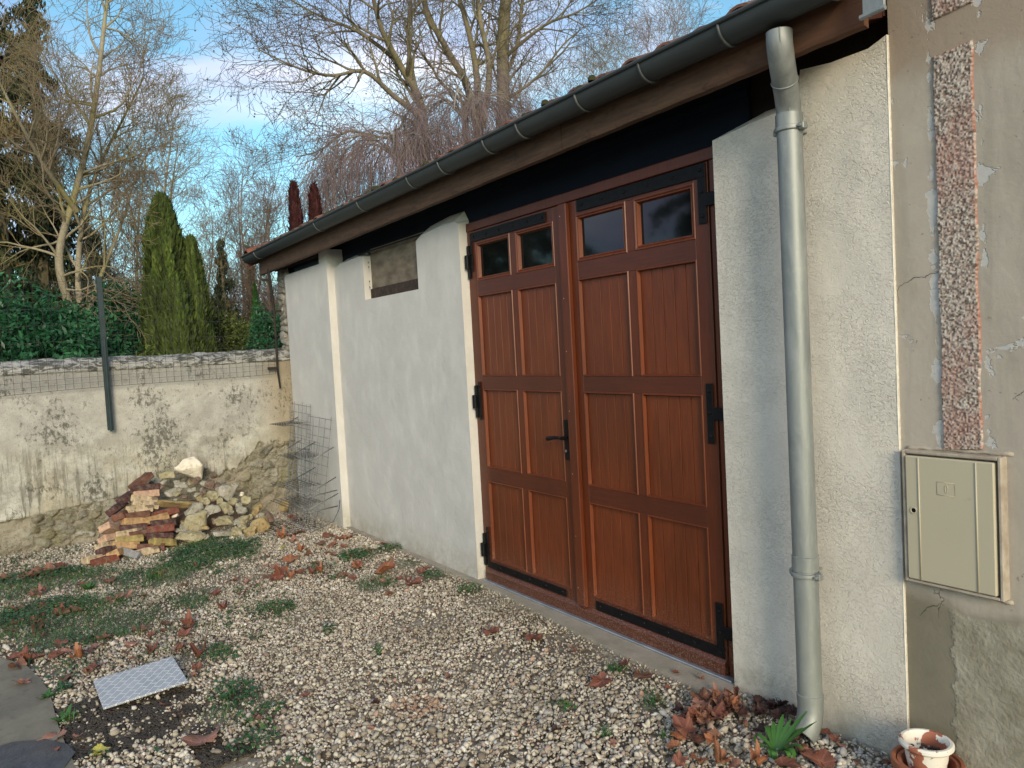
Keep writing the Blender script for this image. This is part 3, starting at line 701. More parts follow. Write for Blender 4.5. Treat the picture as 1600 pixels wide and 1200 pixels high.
for li in range(2):
    X0, X1 = LEAF[li]
    lf = MB(); cols = COLS[li]
    zs = [.02]+[z for r in ROWS for z in r]+[2.055,2.310,2.390]
    # rails and stiles as butted boards, 0.5 mm staggered so that joints read
    inner = [cols[0][0]]+[cols[0][1]]+[cols[1][0]]+[cols[1][1]]
    lf.bbox((X0,LY,.02),(cols[0][0],2.79,2.390),.0018); lf.bbox((cols[1][1],LY,.02),(X1,2.79,2.390),.0018)
    body = gp('door_leaf', lf, M_wood)
    for za, zb in ((.02,.167),(.703,.802),(1.328,1.420),(1.956,2.055),(2.310,2.390)):
        rl = MB(); rl.bbox((cols[0][0],LY+.0006,za),(cols[1][1],2.79,zb),.0015); gsub('rail', rl, M_wood_h, body)
    for za, zb in ROWS+[(2.055,2.310)]:
        mn = MB(); mn.bbox((cols[0][1],LY+.001,za),(cols[1][0],2.79,zb),.0015); gsub('mullion', mn, M_wood, body)
    for ci in range(2):
        cx0, cx1 = cols[ci]
        for za, zb in ROWS:
            p = MB(); nB = 5; wB = (cx1-cx0-.019)/nB; g_ = .0030     # tongue-and-groove boards
            prof = []
            for b_ in range(nB):
                xa = cx0+.0095+b_*wB; xb = xa+wB
                prof += [(xa,LY+.024),(xa+g_,LY+.016),(xb-g_,LY+.016)]
            prof.append((cx1-.0095, LY+.024))
            vs = [(x_,y_,za+.009) for x_,y_ in prof]+[(x_,y_,zb-.009) for x_,y_ in prof]; n = len(prof)
            p.add(vs, [(i,i+1,i+1+n,i+n) for i in range(n-1)])
            moulding(p, cx0, cx1, za, zb, LY)
            gsub('door_panel', p, M_woodp, body)
        wx0, wx1 = WIN[li][ci]
        wf = MB(); moulding(wf, cx0, cx1, 2.055, 2.310, LY, .014, .004); moulding(wf, cx0+.014, cx1-.014, 2.055+.014, 2.310-.014, LY+.004, .012, .018)
        gsub('window_frame', wf, M_woodp, body)
        pn_ = MB(); pn_.add([(cx0,LY+.022,2.05),(cx1,LY+.022,2.05),(cx1,LY+.022,2.315),(cx0,LY+.022,2.315)], [(0,1,2,3)]); gsub('window_pane', pn_, M_glass, body)
    # sloping weatherboard at the foot
    wb = MB(); wb.add([(X0,LY-.022,.022),(X1,LY-.022,.022),(X1,LY-.022,.078),(X0,LY-.022,.078),(X0,LY+.0,.096),(X1,LY+.0,.096),(X0,LY+.0,.022),(X1,LY+.0,.022)],
        [(0,1,2,3),(3,2,5,4),(6,7,1,0),(0,3,4,6),(1,7,5,2)])
    gsub('weatherboard', wb, M_wood_h, body)
    # black strap ironwork with bolts
    def strap(mb, bolts, a, b_):
        mb.bbox((a[0],LY-.0085,a[1]),(b_[0],LY-.002,b_[1]),.0015)
    if li == 0:
        hinges = [[((-4.488,2.318),(-3.635,2.378)),((-4.488,2.12),(-4.463,2.318))], [((-4.488,1.12),(-4.455,1.380))], [((-4.488,.105),(-3.615,.150)),((-4.488,.150),(-4.463,.385))]]
        bolts = [[(-4.44+.155*k,2.349) for k in range(6)]+[(-4.475,2.15),(-4.475,2.24)], [(-4.472,1.15),(-4.472,1.25),(-4.472,1.35)], [(-4.33+.17*k,.128) for k in range(5)]+[(-4.475,.36),(-4.475,.24)]]
        kx, side = -4.515, -1; kz = (2.19,1.245,.225)
    else:
        hinges = [[((-3.345,2.325),(-2.422,2.388)),((-2.470,2.115),(-2.422,2.325))], [((-2.470,1.105),(-2.430,1.385))], [((-3.345,.098),(-2.422,.150)),((-2.468,.150),(-2.424,.360))]]
        bolts = [[(-3.30+.17*k,2.358) for k in range(6)]+[(-2.446,2.15),(-2.446,2.26)], [(-2.450,1.14),(-2.450,1.25),(-2.450,1.35)], [(-3.31+.175*k,.124) for k in range(5)]+[(-2.446,.32),(-2.446,.22),(-2.446,.12)]]
        kx, side = -2.395, 1; kz = (2.22,1.245,.225)
    for hI in range(3):
        h_ = MB()
        for a, b_ in hinges[hI]: h_.bbox((a[0],LY-.0085,a[1]),(b_[0],LY-.0045,b_[1]),.0015)
        for bx, bz in bolts[hI]:
            mm = Matrix.Translation((bx,LY-.0085,bz)) @ Matrix.Rotation(R(90),4,'X')
            h_.lathe([(.0,.006),(.005,.0055),(.0085,.003),(.0095,0)], (0,0,0), 10, mm) if False else h_.add(*(lambda vv: (vv[0], vv[1]))(([mm @ Vector((r*math.cos(2*math.pi*j/8), r*math.sin(2*math.pi*j/8), z_)) for r, z_ in ((.0095,0),(.008,.004),(.004,.006))for j in range(8)], [(i*8+j, i*8+(j+1)%8, (i+1)*8+(j+1)%8, (i+1)*8+j) for i in range(2) for j in range(8)]+[tuple(range(16,24))])))
        z_ = kz[hI]
        if li == 0:
            h_.tube([(kx,LY-.022,z_-.045),(kx,LY-.022,z_+.045)], .0155, 12); h_.bbox((kx+.005,LY-.012,z_-.035),(-4.46,LY-.003,z_+.035),.002); h_.bbox((kx-.012,LY-.014,z_-.11),(kx+.012,LY+.010,z_+.11),.002)
        else:
            h_.bbox((-2.43,LY-.010,z_-.03),(-2.335,LY-.003,z_+.03),.002); h_.tube([(-2.352,LY-.014,z_-.04),(-2.352,LY-.014,z_+.04)], .011, 10)
        gsub('strap_hinge', h_, M_black, body, 'auto')
    if li == 0:
        ast = MB(); ast.bbox((-3.492,2.716,.095),(-3.418,LY-.0005,2.388),.004); a_o = gsub('cover_strip', ast, M_wood, body)
        for zz in (2.32,1.86,1.56,1.22,.86,.50,.20): 
            sc2 = MB(); sc2.bbox((-3.474,2.7145,zz-.003),(-3.467,2.7165,zz+.003),.001); gsub('screw', sc2, M_chrome, body)
        hd = MB(); hd.bbox((-3.555,LY-.010,.93),(-3.515,LY-.001,1.165),.003); hd.tube([(-3.535,LY-.008,1.062),(-3.535,LY-.052,1.062)], .010, 10)
        hd.tube([(-3.530,LY-.050,1.063),(-3.56,LY-.056,1.064),(-3.60,LY-.055,1.062),(-3.665,LY-.052,1.052)], [.009,.009,.011,.013], 10)
        gsub('door_handle', hd, M_black, body, 'auto')
        cy = MB(); cy.tube([(-3.535,LY-.009,.985),(-3.535,LY-.020,.985)], .009, 12); gsub('lock_cylinder', cy, M_chrome, body, 'auto')

# ================================================================== HOUSE at the right
HY = 2.704
HO = thing('house', 'old house wall of patched beige cement with a roughcast strip, right of the garage', 'house', (-1.5,HY,0))
hw = MB(); hw.box((-1.532,HY,-.05),(6.0,9.0,6.5)); keep(obj('wall', hw, M_house), HO)
hr = MB(); hr.add([(-1.8,HY-.35,6.5),(6.2,HY-.35,6.5),(6.2,6,8.6),(-1.8,6,8.6),(-1.8,9.3,6.5),(6.2,9.3,6.5)], [(0,1,2,3),(3,2,5,4),(0,3,4),(1,5,2),(0,4,5,1)]); keep(obj('roof', hr, M_tile), HO)
def strip(x0, x1, z0, z1, name, slant=0):
    nu = int((x1-x0)/.0024)+1; nv = int((z1-z0)/.0024)+1
    hcol = {}
    def fn(u, v):
        x = x0+u*(x1-x0)+(fbm(np.stack([0*u,v*(z1-z0)*14,0*u+7],-1),3,2)-.5)*.010; z = z0+v*(z1-z0)-slant*u
        n_ = vnoise(np.stack([x*175,z*175,0*x+2],-1),5)*.65+vnoise(np.stack([x*350,z*350,0*x+9],-1),8)*.35
        e = np.minimum(np.minimum(u,1-u)*(x1-x0), np.minimum(v,1-v)*(z1-z0)); k = np.clip(e/.004,0,1)
        hcol['h'] = n_.ravel(); hcol['e'] = np.maximum(np.clip(1-(np.minimum(1-u,u+.02)*(x1-x0))/.006,0,1), np.clip(1-((1-v)*(z1-z0))/.008,0,1)).ravel()
        hcol['e'] = hcol['e']*(vnoise(np.stack([x*60,z*20,0*x],-1),3).ravel() > .35)
        return np.stack([x, HY+.002-k*(.006+.007*n_), z], -1)
    Pn, Fn = grid_face(nu, nv, fn)
    o = link(name, mesh_np(name, Pn, Fn, {'hgt': (hcol['h']-.2)*1.5, 'edge': hcol['e']}), M_rough, None, True); keep(o, HO)
strip(-1.380,-1.250,1.165,2.500,'roughcast_strip', -.012)
strip(-1.380,-1.245,2.615,3.6,'roughcast_strip', -.012)
# meter box
MBX = thing('meter_box', 'cream plastic meter cabinet with round lock in the wall above the flower pots', 'meter box', (-1.33,2.65,.93))
bx0,bx1,bz0,bz1 = -1.508,-1.180,.690,1.162; by = 2.664
b = MB(); 
for a, c_ in (((bx0,by,bz0),(bx0+.012,2.74,bz1)),((bx1-.012,by,bz0),(bx1,2.74,bz1)),((bx0+.012,by,bz1-.012),(bx1-.012,2.74,bz1)),((bx0+.012,by,bz0),(bx1-.012,2.74,bz0+.010))): b.bbox(a, c_, .003)
b.box((bx0+.012,by+.03,bz0+.01),(bx1-.012,2.73,bz1-.012))
keep(obj('cabinet_frame', b, M_boxdirt), MBX)
b = MB(); d0 = by-.006
b.bbox((bx0+.015,d0,bz0+.014),(bx1-.020,by+.028,bz1-.018),.004)
dr = keep(obj('cabinet_door', b, M_box), MBX); dr.matrix_parent_inverse = Matrix.Translation(MBX.location).inverted()
def sub2(name, mb, mat, par, smooth=False):
    o = obj(name, mb, mat, None, smooth); o.parent = par; return o
b = MB(); b.tube([(bx0+.063,d0-.0005,bz0+.016),(bx0+.063,d0-.0005,bz1-.022)], .0028, 6); b.tube([(bx1-.075,d0-.0005,bz0+.016),(bx1-.075,d0-.0005,bz1-.022)], .0028, 6)
sub2('door_ridge', b, M_box, dr, True)
b = MB(); m_ = Matrix.Translation((bx0+.043,d0-.001,bz0+.262)) @ Matrix.Rotation(R(90),4,'X'); ring = []
b.lathe([(.0125,0),(.0125,.002),(.009,.0025),(.0075,0)], (0,0,0), 20, m_); ml = sub2('lock', b, M_box, dr, 'auto')
b = MB(); b.lathe([(.0075,.001),(.004,.001),(.0001,.001)], (0,0,0), 16, m_); b.box((bx0+.041,d0-.003,bz0+.259),(bx0+.045,d0-.0015,bz0+.266)); sub2('lock_barrel', b, M_black, dr)
b = MB(); ex, ez = -1.352, 1.040                      # small raised badge with a flame outline
rect = [(-.030,-.022),(.030,-.022),(.030,.022),(-.030,.022),(-.030,-.022)]
b.tube([(ex+x_, d0-.0004, ez+z_) for x_, z_ in rect], .0011, 4)
fl_ = [(0.0045*math.sin(t_)*(1+.25*math.cos(t_)), .013*math.cos(t_)) for t_ in np.linspace(0,2*math.pi,17)]
b.tube([(ex+.001+x_, d0-.0004, ez+z_) for x_, z_ in fl_], .0013, 4, False); sub2('badge', b, M_box, dr, True)
# plaster lip around the box
for (xa,za),(xb,zb) in (((bx0,bz1+.006),(bx1+.02,bz1+.006)),((bx0+.02,bz0-.006),(bx1+.01,bz0-.008))):
    n=22; b = MB(); b.tube([(xa+(xb-xa)*i/n, 2.706+random.uniform(-.003,.002), za+(zb-za)*i/n+random.uniform(-.003,.003)) for i in range(n+1)], [.006+random.random()*.003 for _ in range(n+1)], 7)
    keep(obj('mortar_surround', b, M_boxdirt, None, True), HO)

# ================================================================== GARDEN WALL at the back left
WX = -8.20
GW = thing('garden_wall', 'stained grey garden wall with crumbling rubble foot and mossy coping, closing the yard at the left', 'garden wall', (WX,0,0))
ny, nz = 480, 145; ys = np.linspace(-3.2,2.72,ny); zs = np.linspace(-.04,1.60,nz); YY, ZZ = np.meshgrid(ys, zs, indexing='ij')
edge_z = np.interp(ys, [-3.2,-.02,.9,1.25,1.7,2.1,2.75],[.22,.30,.37,.44,.50,.60,.72])+np.where(ys > 1.1, (fbm(np.stack([ys*7,0*ys,0*ys],-1),4,3)-.5)*.35, (fbm(np.stack([ys*5,0*ys,0*ys],-1),3,3)-.5)*.02)
isr = ZZ > edge_z[:, None]
# rubble cells
rs = np.random.default_rng(5); sy, sz = .135, .085; gy_, gz_ = int(6.2/sy)+2, int(1.0/sz)+2
seed = np.stack(np.meshgrid(np.arange(gy_)*sy-3.3, np.arange(gz_)*sz-.1, indexing='ij'), -1)+rs.uniform(-.42,.42,(gy_,gz_,2))*[sy,sz]
sd_ = seed.reshape(-1,2); cv = rs.random(len(sd_))
pp = np.stack([YY+(fbm(np.stack([YY*14,ZZ*14,0*YY],-1),3,1)-.5)*.06, ZZ+(fbm(np.stack([YY*14,ZZ*14,0*YY+5],-1),3,2)-.5)*.05],-1).reshape(-1,2)
f1 = np.full(len(pp),9.); f2 = f1.copy(); ci_ = np.zeros(len(pp),int)
for k in range(len(sd_)):
    d = np.hypot((pp[:,0]-sd_[k,0])*.75, pp[:,1]-sd_[k,1]); nb_ = d < f1; f2 = np.where(nb_, f1, np.minimum(f2,d)); ci_ = np.where(nb_, k, ci_); f1 = np.where(nb_, d, f1)
mort = np.clip((f2-f1)/.020,0,1).reshape(ny,nz); cell = cv[ci_].reshape(ny,nz); mort = mort*np.clip((fbm(np.stack([YY*2.6,ZZ*3.4,0*YY],-1),3,9)-.42)*9,0,1)
N3 = np.stack([YY*16,ZZ*16,0*YY],-1); rough = fbm(N3,4,4)
hx = np.where(isr, .030+.010*(fbm(N3*.25,3,6)-.5)+.006*(rough-.5), .040*mort*(.5+.7*cell)-.008+.060*(rough-.5))
hx = hx-.02*np.clip(1-(ZZ-edge_z[:,None])/.012,0,1)*isr
V3 = np.stack([WX+hx, YY, ZZ],-1).reshape(-1,3)
I = (np.arange(ny-1)[:,None]*nz+np.arange(nz-1)[None,:]); Q = np.stack([I, I+nz, I+nz+1, I+1],-1).reshape(-1,4); fm = isr[:-1,:-1].ravel()
for nm, msk, mt in (('render_coat', fm, M_gwall), ('rubble_foot', ~fm, M_rubble)):
    q = Q[msk]; u, inv = np.unique(q, return_inverse=True); inv = inv.reshape(q.shape)
    o = link(nm, mesh_np(nm, V3[u], inv, {'mortar': mort.ravel()[u], 'cell': cell.ravel()[u]}), mt, None, True); keep(o, GW)
def cop(u, v):
    y = -3.2+u*5.95; a_ = v
    prof_x = np.interp(a_, [0,.12,.30,.55,.8,1],[.03,.048,.030,-.06,-.16,-.30]); prof_z = np.interp(a_, [0,.12,.30,.55,.8,1],[1.585,1.60,1.655,1.705,1.722,1.70])
    n_ = fbm(np.stack([y*9, a_*5, 0*y],-1),4,12)-.5; m2 = fbm(np.stack([y*2, 0*y, 0*y],-1),3,13)-.5
    return np.stack([WX+prof_x+.03*n_, y, prof_z+.028*n_*(a_>.05)+.02*m2-.0*y],-1)
Pn, Fn = grid_face(500, 24, cop); keep(link('coping', mesh_np('coping', Pn, Fn[:, ::-1]), M_coping, None, True), GW)
b = MB(); b.box((WX-.32,-3.2,-.05),(WX-.03,2.75,1.60)); keep(obj('core', b, M_gwall), GW)

# wire fence fixed on the garden wall
FE = thing('wire_fence', 'thin wire mesh fence on dark posts fixed to the top of the garden wall', 'fence', (WX+.08,.9,1.0))
b = MB(); pl_ = on_x(155,432,-8.09); pb = on_x(170,672,-8.09)
b.bbox((-8.115,.875,1.03),(-8.075,.925,2.46),.004); b.bbox((-8.075,.890,1.02),(-8.060,.910,1.9),.003); keep(obj('post', b, M_fencegreen), FE)
b = MB(); b.tube([(-8.10,2.475,2.55),(-8.10,2.50,2.2),(-8.10,2.505,2.05),(-8.10,2.50,1.5),(-8.10,2.515,1.30)], [.014,.016,.013,.012,.009], 6); b.bbox((-8.11,2.40,2.42),(-8.09,2.47,2.45),.003); b.bbox((-8.11,2.50,2.10),(-8.09,2.58,2.125),.003); b.bbox((-8.12,2.40,1.505),(-8.08,2.50,1.53),.003)
keep(obj('post', b, M_postwood), FE)
b = MB(); rr_ = .0017
def sagz(y, z): return z+.010*math.sin(y*2.1)+(.055*(y+.0)/2.5 if z < 1.75 else .02*y/2.5)
y = -3.0
while y < 2.48:
    b.tube([(-8.105+.004*math.sin(y*40), y, sagz(y,1.41)),(-8.105, y+.004*math.sin(y*9), sagz(y,2.40))], rr_, 3, False); y += .066
for z0 in (1.41,1.46,1.51,1.61,1.71,1.86,2.01,2.16,2.28,2.40):
    b.tube([(-8.104, -3.0+i*.137, sagz(-3.0+i*.137,z0)) for i in range(41)], rr_ if z0 > 1.45 else .0026, 3, False)
keep(obj('wire_mesh', b, M_wire), FE)


# ================================================================== STONES AND BRICKS
def ico(sub):
    import bmesh
    bm = bmesh.new(); bmesh.ops.create_icosphere(bm, subdivisions=sub, radius=1.0)
    V = np.array([v.co[:] for v in bm.verts]); Fc = np.array([[v.index for v in f.verts] for f in bm.faces]); bm.free(); return V, Fc
ICO = {k: ico(k) for k in (1,2,3,4)}
def hull_mesh(name, sx, sy, sz, seed, cuts):
    import bmesh
    rg = np.random.default_rng(seed); bm = bmesh.new(); k = 9+cuts
    for i in range(k):
        v = rg.normal(size=3); v /= np.linalg.norm(v); v = np.sign(v)*np.abs(v)**.75; v /= np.linalg.norm(v)**.55; bm.verts.new(v*rg.uniform(.86,1.05)*[sx,sy,sz])
    bmesh.ops.convex_hull(bm, input=bm.verts[:]); bmesh.ops.delete(bm, geom=[v for v in bm.verts if not v.link_faces], context='VERTS')
    bmesh.ops.bevel(bm, geom=bm.edges[:], offset=.06*min(sx,sy,sz), segments=1, affect='EDGES', profile=.5)
    bmesh.ops.triangulate(bm, faces=bm.faces[:])
    for _ in range(2): bmesh.ops.subdivide_edges(bm, edges=[e for e in bm.edges if e.calc_length() > .35*min(sx,sy,sz)], cuts=1)
    bmesh.ops.triangulate(bm, faces=bm.faces[:])
    V = np.array([v.co[:] for v in bm.verts]); m_ = min(sx,sy,sz); q = V/m_*1.7+seed*1.7
    D_ = np.stack([fbm(q+9*c_,3,c_) for c_ in range(3)],-1)-.5
    for v, d_ in zip(bm.verts, D_): v.co += Vector(d_)*m_*.30
    me = bpy.data.meshes.new(name); bm.to_mesh(me); bm.free(); return me
def rock_mesh(name, sx, sy, sz, seed, cuts=7, sub=3):
    if sub < 4 or name == 'white': return hull_mesh(name, sx, sy, sz, seed, cuts)
    rg = np.random.default_rng(seed); V, Fc = ICO[sub]; V = V.copy()
    for k in range(cuts):
        n = rg.normal(size=3); n /= np.linalg.norm(n); d = rg.uniform(.55,.82)
        p = V@n; V = V-np.outer(np.clip(p-d,0,None), n)
    nz_ = fbm(V*2.1+seed*3.1, 3, seed % 97)-.5; V = V*(1+.30*nz_[:,None]); n4 = fbm(V*7+seed, 3, 5)-.5; V = V*(1+.10*n4[:,None])
    return mesh_np(name, V*[sx,sy,sz], Fc)
def place(o, loc, rot=(0,0,0)): o.location = loc; o.rotation_euler = rot; return o
hp = rock_mesh('rubble_heap_core', .36, .66, .40, 77, 3, 4)
V_ = None
core = link('earth_mound', hp, M_st[3], None, True); place(core, (-8.12,1.45,-.05), (0,0,0)); tag(core, 'dark low mound of earth and crumbs under the stone and brick heap', 'mound')
SP = 1.15
def px_at(x, y, z):
    v = np.array([x, y, z-H]); return F/ (v@fwd)
stones = [ # px, py, width px, height px, material, label
 (296,732,45,37,4,'large white limestone block on top of the rubble heap'),
 (261,741,26,12,0,'flat greenish stone leaning beside the white block on top'),
 (275,786,58,16,2,'long flat stone with an orange end, just right of the brick stack'),
 (308,815,40,31,0,'big pale angular stone in the middle front of the heap'),
 (298,838,42,18,0,'pale wedge stone at the heap foot, nearest the bricks'),
 (330,774,24,16,0,None),(318,781,22,14,0,None),(343,782,13,11,0,None),(297,794,36,17,1,None),(331,796,27,15,1,None),(351,793,20,19,0,None),
 (365,783,12,15,0,None),(377,771,8,8,4,None),(383,781,13,17,0,None),
 (351,813,33,18,0,'long mottled stone lying flat at the front of the heap'),
 (345,831,26,19,1,'small grey angular stone at the front foot of the heap'),
 (381,812,24,16,0,None),(376,796,19,14,1,None),(396,795,17,19,2,None),
 (407,818,30,24,2,'tan angular stone at the right front of the heap'),
 (420,808,13,22,3,'narrow upright brownish stone ending the heap at the right'),
 (392,832,24,20,2,'rounded ochre stone low at the right foot of the heap'),
 (371,829,19,15,0,None),(352,767,30,27,1,None),(326,756,18,16,3,None),(339,758,14,13,3,None),
 (267,769,24,13,1,None),(279,764,12,10,1,None),(284,757,17,11,1,None),(257,753,14,11,1,None),(295,753,11,10,0,None),(302,764,10,8,1,None),(313,764,10,8,1,None),(275,753,10,9,1,None),(318,768,11,8,3,None),(295,765,9,7,1,None),
 (443,789,16,21,2,'lone orange-brown stone at the foot of the wire panels'),
 (285,825,12,16,1,None),(272,803,13,10,4,None),(365,757,12,10,1,None),(308,747,9,7,3,None),(333,743,12,9,3,None),(341,771,12,9,1,None),(360,800,11,9,1,None),(335,812,12,11,3,None),(322,806,10,9,1,None),(390,806,9,8,0,None),(366,815,9,8,1,None),(308,772,11,8,1,None),(288,775,10,7,3,None),(250,760,9,7,3,None),(402,805,9,8,1,None),(360,842,9,7,4,None),(322,838,10,8,1,None),(378,845,9,7,1,None),(345,848,7,5,4,None)]
random.seed(44)
for _ in range(34):
    a_ = random.random(); px_ = 268+a_*150; lo = 748+a_*a_*42; hi = 838-a_*4
    stones.append((px_, random.uniform(lo,hi), random.uniform(8,15), random.uniform(6,12), random.choice([0,1,1,2,3]), None))
stones = [(a,b_,c_,d_,e_,f_ if f_ else None) for a,b_,c_,d_,e_,f_ in stones]
for i, (px, py, pw, ph, mi, lab) in enumerate(stones):
    P = on_slope(px, py) if px != 443 else on_x(px, py, -7.75)
    sc = 1/px_at(*P)*SP/2
    w_, h_ = pw*sc, ph*sc
    o = link('rubble_stone', rock_mesh('rubble_stone', (w_+h_)*.48, w_, h_, 100+i, 5+(i % 5), 3), M_st[mi], None, True)
    o.data.set_sharp_from_angle(angle=R(24))
    place(o, (P.x+.02, P.y, max(P.z-.005, h_*.5)), (random.uniform(-.3,.3), random.uniform(-.2,.2), random.uniform(-.4,.4)))
    if lab: tag(o, lab, 'stone')
    elif pw <= 15.5: tag(o, 'small loose stone among the bigger ones of the rubble heap', 'stone', 'small stones of the rubble heap')
    elif py < 775: tag(o, 'mottled fist-sized stone in the upper part of the rubble heap below the white block', 'stone', 'stones in the upper heap')
    else: tag(o, 'pale mossy stone in the lower middle of the rubble heap', 'stone', 'stones in the lower heap')
bricks = [ # px, py, colour, yaw, roll (tilt of the long axis), pitch, label
 (229,763.0,'dark',.10,-.12,.1,'dark long brick lying above the pink one at the top of the stack'),
 (222,753.0,'brown',.5,.5,.2,'dark red brick tipped up at the very top of the stack'),
 (229,774.5,'pink',.05,-.16,.25,'pink brick near the top of the brick stack'),
 (226,782.5,'cream',.05,-.22,.25,'plain cream brick under the pink one'),
 (228,791.0,'cream',.05,-.24,.3,'cream brick with grey mortar, third pale one from the top'),
 (218.5,797.5,'cream',.05,-.14,.3,'cream brick with large black spots'),
 (213.5,806.5,'brown',.04,-.08,.2,'brown brick right below the black-spotted one'),
 (213.5,816.5,'tan',.04,-.14,.3,'tan crumbly brick in the middle of the stack'),
 (209.5,826,'dark',.04,-.14,.2,'dark brick in the middle of the stack under the tan one'),
 (202.5,835.5,'cream',.04,-.12,.3,'speckled cream brick with a yellow end'),
 (204,845.5,'yellow',.04,-.12,.3,'yellow brick with dark stains low in the stack'),
 (199.5,854.5,'tan',.04,-.16,.3,'tan and yellow brick near the foot of the stack'),
 (187,866.5,'tan',1.0,-.05,.4,'tan brick turned end-on at the stack foot'),
 (176,829,'pink',1.1,-.35,.5,'pink brick standing steeply at the left of the stack'),
 (177.5,842.5,'pink',.75,-.15,.4,'second pink brick on the left side of the stack'),
 (173,853.5,'cream',.5,.0,.3,'cream brick over a dark one at the stack left'),
 (174,861.5,'dark',.5,.0,.2,'dark brick below the cream one at the stack left'),
 (154,874.5,'cream',.15,.0,.3,'pale brick with a hole lying lowest at the left foot'),
 (206.5,872,'grey',-.6,-.35,.6,'grey slab fragment tipped against the stack foot'),
 (229,868.5,'cream',.1,-.03,.3,'cream brick lying flat at the right foot of the stack'),
 (236,857.5,'brown',.1,-.03,.2,'brown brick with a cream top at the right foot'),
 (257,849.5,'yellow',.6,-.15,.3,'yellow mossy brick turned aside at the right of the stack'),
 (250,839.5,'dark',.03,-.12,.2,'dark purple brick in the right column of the stack'),
 (253,829.0,'red',.03,-.12,.3,'red brick with a lime crust in the right column'),
 (257,818.5,'dark',.03,-.12,.2,'dark red brick under the bright red one'),
 (260,803.5,'red',.10,-.02,.35,'bright red worn brick right of the stack middle'),
 (201,777,'dark',1.0,.1,.4,'dark brick standing on edge at the upper left of the stack'),
 (184,795,'dark',1.2,.0,.5,'big dark purple brick upright at the left of the stack'),
 (193,806,'brown',.9,.0,.3,'brown brick half hidden behind the stack left side'),
 (166,884,'red',.05,.0,.1,'reddish brick sunk in the weeds before the stack'),
 (243,812,'tan',.2,.1,.3,'tan brick wedged between the two columns of the stack'),
 (222,835,'brown',.1,.0,.2,'brown brick seen edge-on between the columns')]
def brick_mesh(name, seed):
    b = MB(); L_, W_, H_ = .22, .105, .062
    b.bbox((-W_/2,-L_/2,-H_/2),(W_/2,L_/2,H_/2), .005); import bmesh
    me = bpy.data.meshes.new(name); me.from_pydata(b.v, [], b.f); bm = bmesh.new(); bm.from_mesh(me)
    bmesh.ops.subdivide_edges(bm, edges=bm.edges[:], cuts=3, use_grid_fill=True)
    V = np.array([v.co[:] for v in bm.verts]); nn_ = np.stack([fbm(V*28+seed*2.3+k*9, 3, k) for k in range(3)],-1)-.5
    cr_ = np.clip((fbm(V*9+seed*5,2,7)-.62)*6,0,1)
    for v, d, q in zip(bm.verts, nn_, cr_): v.co += Vector(d)*.012; v.co *= 1-.12*q
    bm.to_mesh(me); bm.free(); return me
BX0, BX1, BH = -7.12, -7.95, .62
for i, (px, py, col, yaw, roll, pitch, lab) in enumerate(bricks):
    P = on_slope(px, py, BX0, BX1, BH)
    o = link('brick', brick_mesh('brick', i), M_br[col], None, False)
    z = max(P.z, .03)
    place(o, (P.x-.05, P.y, z), (roll+random.uniform(-.14,.14), -pitch+random.uniform(-.15,.15), yaw+random.uniform(-.22,.22))); tag(o, lab, 'brick')
ml_ = link('earth_mound', rock_mesh('brick_heap_core', .33,.30,.36, 31, 3, 4), M_st[3], None, True); place(ml_, (-7.90,1.0,-.05)); tag(ml_, 'dark earth showing between the stacked bricks', 'mound')

# ================================================================== WIRE PANELS in the corner
def wire_panel(P0, P1, top, lean, label, dx=.1, dz=.1, base=.0):
    T = thing('wire_grid', label, 'wire panel', (P0[0], P0[1], base)); 
    n = int(round((P1[0]-P0[0])/dx)); b = MB()
    for i in range(n+1):
        k = i/n; x = P0[0]+(P1[0]-P0[0])*k; y = P0[1]+(P1[1]-P0[1])*k
        b.tube([(x, y-lean, base), (x, y, top+random.uniform(-.01,.03))], .0034, 4)
    keep(obj('upright_wire', b, M_galv), T)
    b = MB(); m = int((top-base)/dz)
    for j in range(m+1):
        z = base+.02+j*dz; k = 1-(z-base)/(top-base); b.tube([(P0[0]-.01, P0[1]-lean*k, z), (P1[0]+.01, P1[1]-lean*k, z-.02)], .0032, 4)
    keep(obj('cross_wire', b, M_galv), T); return T
wire_panel((-7.93,2.56),(-7.36,2.57),1.14,.10,'taller wire panel leaning in the corner next to the garden wall',.115,.075)
wire_panel((-7.36,2.54),(-6.84,2.575),1.03,.16,'wire panel leaning by the pale pier, right of the taller one',.13,.085)
wire_panel((-7.80,2.50),(-7.05,2.52),.80,.12,'lower wire panel standing in front of the two leaning ones',.125,.1)
FW = thing('folded_wire', 'zigzag folded galvanised wire rack lying stacked in the corner before the panels', 'wire rack', (-7.3,2.4,0))
def rod(pts, r=.0055): b = MB(); b.tube(pts, r, 5); keep(obj('bent_rod', b, M_galv, None, True), FW)
def bz(px, py): # zoom pixel -> picture pixel
    return 400+px/4.615, 600+py/4.615
def rodpx(pts):
    out_ = []
    for (a, b_, yy) in pts: X_, Y_ = bz(a, b_); out_.append(on_y(X_, Y_, yy))
    rod(out_)
rodpx([(300,240,2.53),(215,290,2.30),(385,295,2.52)])
rodpx([(320,405,2.53),(225,465,2.28),(390,470,2.50)])
rodpx([(425,420,2.53),(262,510,2.27),(390,556,2.28),(560,455,2.52)])
rodpx([(430,600,2.53),(212,722,2.15),(348,812,2.12),(575,672,2.50)])
rodpx([(348,800,2.12),(370,818,2.11),(585,765,2.50)])
rodpx([(240,850,2.14),(368,915,2.06),(590,790,2.46)])
rodpx([(368,915,2.06),(378,928,2.05),(588,880,2.44)])
rodpx([(300,960,2.2),(250,985,2.06),(405,1068,1.98),(560,990,2.28),(600,900,2.45),(605,840,2.5)])
